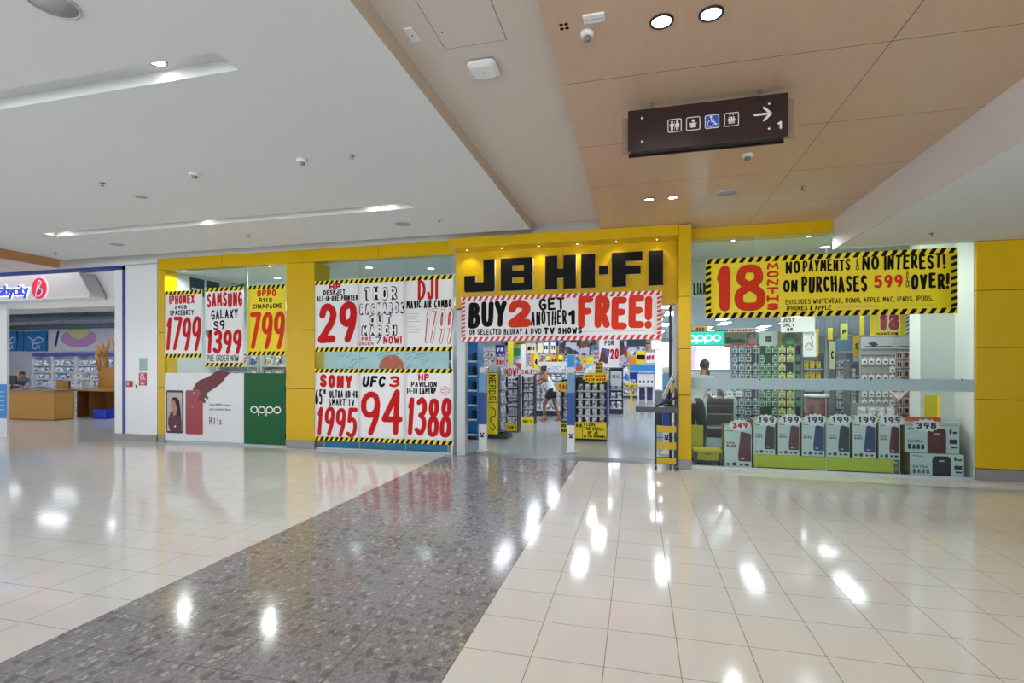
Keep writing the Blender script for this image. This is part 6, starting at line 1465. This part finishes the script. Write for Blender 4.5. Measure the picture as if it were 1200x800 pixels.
c, w_, h_ = sign_card('hanging_strip', 'yellow strip with sideways lettering right of the hanging red 18 sign', 1068, 1077, 366, 388, 10.85, ysign, [([('FIT', .12, .9, .25, .6, .02)], black)], hang=True)
# diamond price card, yellow folded card, orange tray
x, z = on_y(1053, 456, 9.5); o = thing('diamond_card', 'white diamond card with red 25 hanging at the frosted band', 'price card', (x, 9.5, z)); r = .19
mb = MB(); mb.prism([(-r, 0), (0, -r*1.1), (r, 0), (0, r*1.1)], 0, .005); mb.build('card', wpaper, o)
mb = MB(); mb.flat = 1; line(mb, [(-r*.9, 0), (0, -r), (r*.9, 0), (0, r), (-r*.9, 0)], .016, -.002); mb.build('border', mat('card_rose', 'd3455c', .4), o); lettering([('25', -.1, .1, -.045, .09, .028)], mat('card_rose', 'd3455c', .4), o, y=-.002)
x0, x1, z0, z1 = rect_y(1079.5, 1094, 456, 485, 8.95); o = thing('yellow_folder', 'plain yellow folded card standing on the trays beside the white column', 'card', (x0, 8.86, hi[2]+.06)); w = x1-x0
mb = MB(); mb.rbox((w/2, 0, (z1-z0)/2), (w, .006, z1-z0), (0, 0, 0), .001); mb.build('front_leaf', yellow2, o); mb = MB(); mb.rbox((w+.02, .06, (z1-z0)/2), (.006, .12, z1-z0), (0, 0, .3), .001); mb.build('back_leaf', yellow2, o)
x0, x1, z0, z1 = rect_y(1040, 1093, 484, 489, 8.95)
o = thing('orange_tray', 'orange red shallow tray on the clear trays beside the yellow card', 'tray', (hi[0]+.05, 8.78, hi[2]+.054)); w = hi[1]-hi[0]-.25
mb = MB(); mb.box(0, w, 0, .07, 0, .012); mb.build('floor', mat('tray_orange', 'cf4a26', .4), o); mb = MB(); mb.box(-.01, w+.01, -.008, 0, 0, .055, .003); mb.box(-.01, w+.01, .07, .078, 0, .055, .003); mb.box(-.01, 0, 0, .07, 0, .055); mb.box(w, w+.01, 0, .07, 0, .055); mb.build('rim', mat('tray_orange', 'cf4a26', .4), o)
lettering([('LIAN', on_y(812.5, 338, 10.58)[0], on_y(828, 338, 10.58)[0], on_y(820, 345, 10.58)[1], on_y(820, 331, 10.58)[1], .022)], black, thing('wall_lettering', 'black capital lettering on the pale bulkhead right of the yellow column', 'wall lettering', (0, 10.597, 0)), y=-.003)
x0, y0 = 3.05, 9.2
o = thing('low_rack', 'low dark stand of mixed packs behind the right end of the lime platform', 'stand', (3.5, 9.4, 0))
mb = MB(); mb.box(0, .55, .3, .33, 0, 1.0); mb.build('back_panel', midg, o)
for k in range(3): mb = MB(); mb.box(0, .55, 0, .3, .05+.36*k, .07+.36*k); mb.build('shelf', lightg, o)
lp = None
for k in range(3):
    for i in range(4):
        if lp is None: lp = goods_box(.11, .05, .16, [lightg, mat_cover('soft_goods', ['e4edf2', '9db7d6', 'e6c8d4', 'f4f4f4'], .4, 20), wpaper], 'soft_pack', 'pale pack on the low dark stand behind the lime platform', 'pack', 'packs on the low dark stand'); c = lp
        else: c = dup(lp)
        c.location = (3.57+i*.135, 9.45, .073+.36*k)

# ================================================================== PEOPLE
skin_l = mat('skin_light', 'b98768', .5, var=.08); skin_d = mat('skin_tan', '9c6848', .5, var=.08)
def skin_mesh(chains, sub=2):
    """chains: lists of (point, radius) joined in one mesh; each grows a smooth limb"""
    me = bpy.data.meshes.new('t'); vs = []; es = []; rad = []; roots = []
    idx = {}
    for ci, (ch, root) in enumerate(chains):
        prev = None
        for k, (p, r) in enumerate(ch):
            key = tuple(round(q, 4) for q in p)
            if key in idx: i = idx[key]
            else:
                i = len(vs); idx[key] = i; vs.append(p); rad.append(r if isinstance(r, tuple) else (r, r))
                if root and k == 0: roots.append(i)
            if prev is not None: es.append((prev, i))
            prev = i
    me.from_pydata(vs, es, []); t = bpy.data.objects.new('t', me); COL.objects.link(t)
    m = t.modifiers.new('s', 'SKIN'); m.use_smooth_shade = True
    if not me.skin_vertices: pass
    sv = me.skin_vertices[0].data if me.skin_vertices else None
    if sv is None:
        me.attributes.new('skin', 'FLOAT', 'POINT')
    for i, r in enumerate(rad): sv[i].radius = r; sv[i].use_root = i in roots
    u = t.modifiers.new('u', 'SUBSURF'); u.levels = sub; u.render_levels = sub
    out = bpy.data.meshes.new_from_object(t.evaluated_get(bpy.context.evaluated_depsgraph_get()))
    bpy.data.objects.remove(t); return out
def lerp(a, b, t): return tuple(a[i]+(b[i]-a[i])*t for i in range(3))
def hand_chains(wr, el, side, grip=.5):
    """palm, four unequal bent fingers and a thumb beyond the wrist wr, forearm coming from el"""
    d = (Vector(wr)-Vector(el)).normalized(); up = Vector((0, 0, 1)); s = d.cross(up)
    s = (s if s.length > .2 else Vector((1, 0, 0))).normalized(); n = s.cross(d).normalized()
    w = Vector(wr); out = [([(tuple(w+d*.012), (.021, .028)), (tuple(w+d*.05), (.016, .038)), (tuple(w+d*.085), (.013, .038))], True)]
    for k, L in enumerate((.068, .078, .073, .056)):
        b = w+d*.08+s*(.030-.020*k)
        p1 = b+d*L*.45-n*.006; p2 = p1+d*L*.32*(1-grip*.4)-n*L*.3*grip; p3 = p2+d*L*.25*(1-grip*.7)-n*L*.3*grip
        out.append(([(tuple(b), .009), (tuple(p1), .0085), (tuple(p2), .008), (tuple(p3), .0065)], True))
    b = w+d*.03+s*side*.034; p1 = b+d*.028+s*side*.022-n*.008; p2 = p1+d*.03+s*side*.006-n*.012
    out.append(([(tuple(b), .011), (tuple(p1), .010), (tuple(p2), .0075)], True))
    return out
def person(label, base, rotz, J, skin, top, bottom, hair, top_sleeve=.5, bottom_len=.45, shoe=None, bun=False, waist_cloth=True):
    """J: joints in the body's own frame, +y is where the body faces"""
    o = thing('person', label, 'person', base, rotz)
    P = J
    neck = P['neck']; head = P['head']
    body = [([(P['pelvis'], (.135, .105)), (lerp(P['pelvis'], P['chest'], .45), (.115, .09)), (P['chest'], (.14, .10)), (lerp(P['chest'], neck, .75), (.075, .06)), (neck, .05), (lerp(neck, head, .6), .052)], True)]
    for s in 'lr':
        body.append(([(P['pelvis'], .12), (P['hip'+s], .088), (lerp(P['hip'+s], P['knee'+s], .5), .075), (P['knee'+s], .054), (lerp(P['knee'+s], P['ank'+s], .35), .054), (P['ank'+s], .034), (P['toe'+s], (.032, .024))], False))
        body.append(([(P['chest'], .12), (P['sho'+s], .052), (lerp(P['sho'+s], P['elb'+s], .5), .043), (P['elb'+s], .036), (lerp(P['elb'+s], P['wri'+s], .4), .035), (P['wri'+s], .024)], False))
        body += hand_chains(P['wri'+s], P['elb'+s], 1 if s == 'l' else -1, P.get('grip', .5))
    me = skin_mesh(body, 2); b = bmesh.new(); b.from_mesh(me)
    mb = MB(); mb.bm.free(); mb.bm = b; mb.flat = 1
    h = Vector(head); f = Vector(P.get('look', (0, 1, 0))).normalized(); sd = f.cross(Vector((0, 0, 1))).normalized()
    n0 = len(b.verts); mb.sphere((0, 0, 0), (.075, .092, .112), 18); b.verts.ensure_lookup_table()
    up = sd.cross(f)
    for v in b.verts[n0:]:
        c = v.co.copy()
        if c.z < -.03: c.x *= 1-.25*(-c.z-.03)/.08; c.y = c.y*.92+.012
        v.co = h+sd*c.x+f*c.y+up*c.z
    def blob(dx, dy, dz, r):
        n1 = len(b.verts); mb.sphere((0, 0, 0), r, 8); b.verts.ensure_lookup_table()
        for v in b.verts[n1:]: c = v.co+Vector((dx, dy, dz)); v.co = h+sd*c.x+f*c.y+up*c.z
    blob(0, .095, -.018, (.013, .018, .022)); blob(.076, 0, -.01, (.010, .018, .028)); blob(-.076, 0, -.01, (.010, .018, .028)); blob(0, .08, -.075, (.03, .02, .02))
    for f_ in b.faces: f_.smooth = True
    mb.build('body', skin, o)
    mb = MB()
    for dx in (-.03, .03):
        c = h+sd*dx+f*.083+up*.008; mb.sphere(tuple(c), .011, 8)
    mb.build('eyes', mat('eye_dark', '1c1512', .2), o)
    mb = MB(); c = h+f*.088-up*.056; mb.sphere(tuple(c), (.024, .012, .008), 8); mb.build('mouth', mat('lip', '8e4a42', .5), o)
    mb = MB(); mb.sphere((0, 0, 0), (.083, .100, .118), 18); mb.bm.verts.ensure_lookup_table()
    for v in mb.bm.verts:
        c = v.co.copy()
        if c.y > .035 and c.z < .055: c.y = .03+(c.y-.035)*.1; c.x *= .96
        if c.z < -.05: c.z = -.05-(c.z*-1-.05)*.3
        v.co = h+sd*c.x+f*(c.y-.010)+up*(c.z+.012)
    if bun:
        n1 = len(mb.bm.verts); c = h-f*.095+up*.06; mb.sphere(tuple(c), (.048, .048, .045), 12)
    mb.build('hair', hair, o)
    # clothes, grown a little outside the body
    e = .026
    ch = [([(lerp(P['pelvis'], P['chest'], -.24), (.135+e, .115+e)), (P['pelvis'], (.14+e, .115+e)), (lerp(P['pelvis'], P['chest'], .45), (.12+e, .094+e)), (P['chest'], (.145+e, .105+e)), (lerp(P['chest'], neck, .6), (.115, .095))], True)]
    if top_sleeve > 0:
        for s in 'lr':
            q = [(P['chest'], .12), (P['sho'+s], .054+e), (lerp(P['sho'+s], P['elb'+s], .5), .046+e)]
            if top_sleeve >= 1: q += [(P['elb'+s], .040+e), (lerp(P['elb'+s], P['wri'+s], .55), .040+e)]
            ch.append((q, False))
    m2 = skin_mesh(ch, 2); m2.materials.append(top); m2.name = 'top'; t = bpy.data.objects.new('shirt', m2); COL.objects.link(t); t.parent = o
    ch = [([(lerp(P['pelvis'], P['chest'], .30), (.125+e*.6, .10+e*.6)), (P['pelvis'], (.14+e*.9, .115+e*.9))], True)]
    for s in 'lr':
        q = [(P['pelvis'], .12), (P['hip'+s], .092+e*1.4), (lerp(P['hip'+s], P['knee'+s], bottom_len if bottom_len < 1 else .5), .079+e)]
        if bottom_len >= 1: q += [(P['knee'+s], .062+e), (lerp(P['knee'+s], P['ank'+s], .5), .058+e), (lerp(P['knee'+s], P['ank'+s], .95), .052+e)]
        ch.append((q, False))
    m2 = skin_mesh(ch, 2); m2.materials.append(bottom); m2.name = 'bottom'; t = bpy.data.objects.new('trousers' if bottom_len >= 1 else 'shorts', m2); COL.objects.link(t); t.parent = o
    for s in 'lr':
        mb = MB(); a, c = Vector(P['ank'+s]), Vector(P['toe'+s]); d = Vector((c.x-a.x, c.y-a.y, 0)).normalized(); sd_ = Vector((-d.y, d.x, 0))
        pts = [(-.05, .030), (.02, .036), (.10, .042), (.16, .038), (.185, .02)]
        top_ = [.085, .09, .06, .045, .03]
        rings = []
        for (q, hw), tz in zip(pts, top_):
            p = Vector((a.x, a.y, min(a.z, c.z)-.05))+d*q
            rings.append([mb.bm.verts.new(p+sd_*x_+Vector((0, 0, z_))) for x_, z_ in ((-hw, 0), (hw, 0), (hw*.95, tz*.6), (hw*.5, tz), (-hw*.5, tz), (-hw*.95, tz*.6))])
        for r0, r1 in zip(rings, rings[1:]):
            for k in range(6): mb.bm.faces.new((r0[k], r0[(k+1) % 6], r1[(k+1) % 6], r1[k]))
        mb.bm.faces.new(rings[0][::-1]); mb.bm.faces.new(rings[-1]); mb.build('shoe', shoe or blackm, o)
    return o
hair_k = mat('hair_black', '17120f', .5, var=.3, scale=60); hair_b = mat('hair_brown', '3a241a', .5, var=.3, scale=60)
# woman in shorts, mid step, reaching forward to a shelf on the left
wx, wy = on_z(645, 493)
person('woman in white sleeveless top and dark shorts reaching to a shelf in the aisle', (wx, wy, 0), PI/2-.25,
       dict(pelvis=(0, -.05, .88), chest=(0, .10, 1.18), neck=(0, .17, 1.36), head=(0, .23, 1.49), look=(0, .9, -.35), hipl=(-.09, -.05, .85), hipr=(.09, -.05, .85),
            kneel=(-.10, .16, .48), ankl=(-.10, .14, .085), toel=(-.10, .28, .05), kneer=(.10, -.10, .47), ankr=(.11, -.25, .095), toer=(.11, -.11, .05),
            shol=(-.18, .16, 1.27), elbl=(-.20, .42, 1.14), wril=(-.16, .62, 1.02), shor=(.18, .16, 1.27), elbr=(.21, .40, 1.12), wrir=(.17, .60, 1.0), grip=.8),
       skin_d, mat('top_white', 'dfe0e6', .7), mat('shorts_dark', '22242c', .7), hair_k, 0, .55, mat('shoe_tan', '8d6a56', .6), bun=True)
# man leaning over the counter, back to the window
my = 9.9; mx = on_y(817, 450, my)[0]
person('man in a pale short sleeved shirt and black trousers bending over the demonstration counter', (mx, my, 0), -.75,
       dict(pelvis=(0, -.08, .95), chest=(0, .10, 1.28), neck=(0, .17, 1.48), head=(0, .22, 1.62), look=(.1, .9, -.3), hipl=(-.09, -.08, .92), hipr=(.09, -.08, .92),
            kneel=(-.11, -.05, .50), ankl=(-.11, -.12, .085), toel=(-.12, .03, .05), kneer=(.11, .0, .50), ankr=(.11, -.06, .085), toer=(.12, .09, .05),
            shol=(-.20, .14, 1.38), elbl=(-.25, .33, 1.18), wril=(-.16, .52, 1.06), shor=(.20, .14, 1.38), elbr=(.25, .34, 1.16), wrir=(.17, .53, 1.04), grip=.6),
       skin_d, mat('shirt_pale', 'c6cdd0', .7, var=.06), mat('trousers_black', '202226', .7), hair_k, .5, 1.0, blackm)
# second person half hidden beyond the cabinet, arm on the counter
# shop assistant in the left shop, leaning on the counter
lx_, ly_ = on_y(22, 450, 12.25)[0], 12.25
person('person with brown hair in blue shirt leaning over the plywood counter', (lx_, ly_, 0), -PI/2-.3,
       dict(pelvis=(0, -.25, .86), chest=(0, .05, 1.12), neck=(0, .20, 1.24), head=(0, .30, 1.32), look=(0, .85, -.5), hipl=(-.09, -.25, .83), hipr=(.09, -.25, .83),
            kneel=(-.11, -.18, .46), ankl=(-.11, -.28, .085), toel=(-.12, -.13, .05), kneer=(.11, -.18, .46), ankr=(.11, -.28, .085), toer=(.12, -.13, .05),
            shol=(-.19, .12, 1.17), elbl=(-.22, .30, 1.02), wril=(-.12, .50, .98), shor=(.19, .12, 1.17), elbr=(.22, .30, 1.02), wrir=(.12, .50, .98), grip=.5),
       skin_l, mat('shirt_blue', '3f76a8', .7, var=.08), mat('trousers_navy', '232a3c', .7), hair_b, .5, 1.0, blackm)
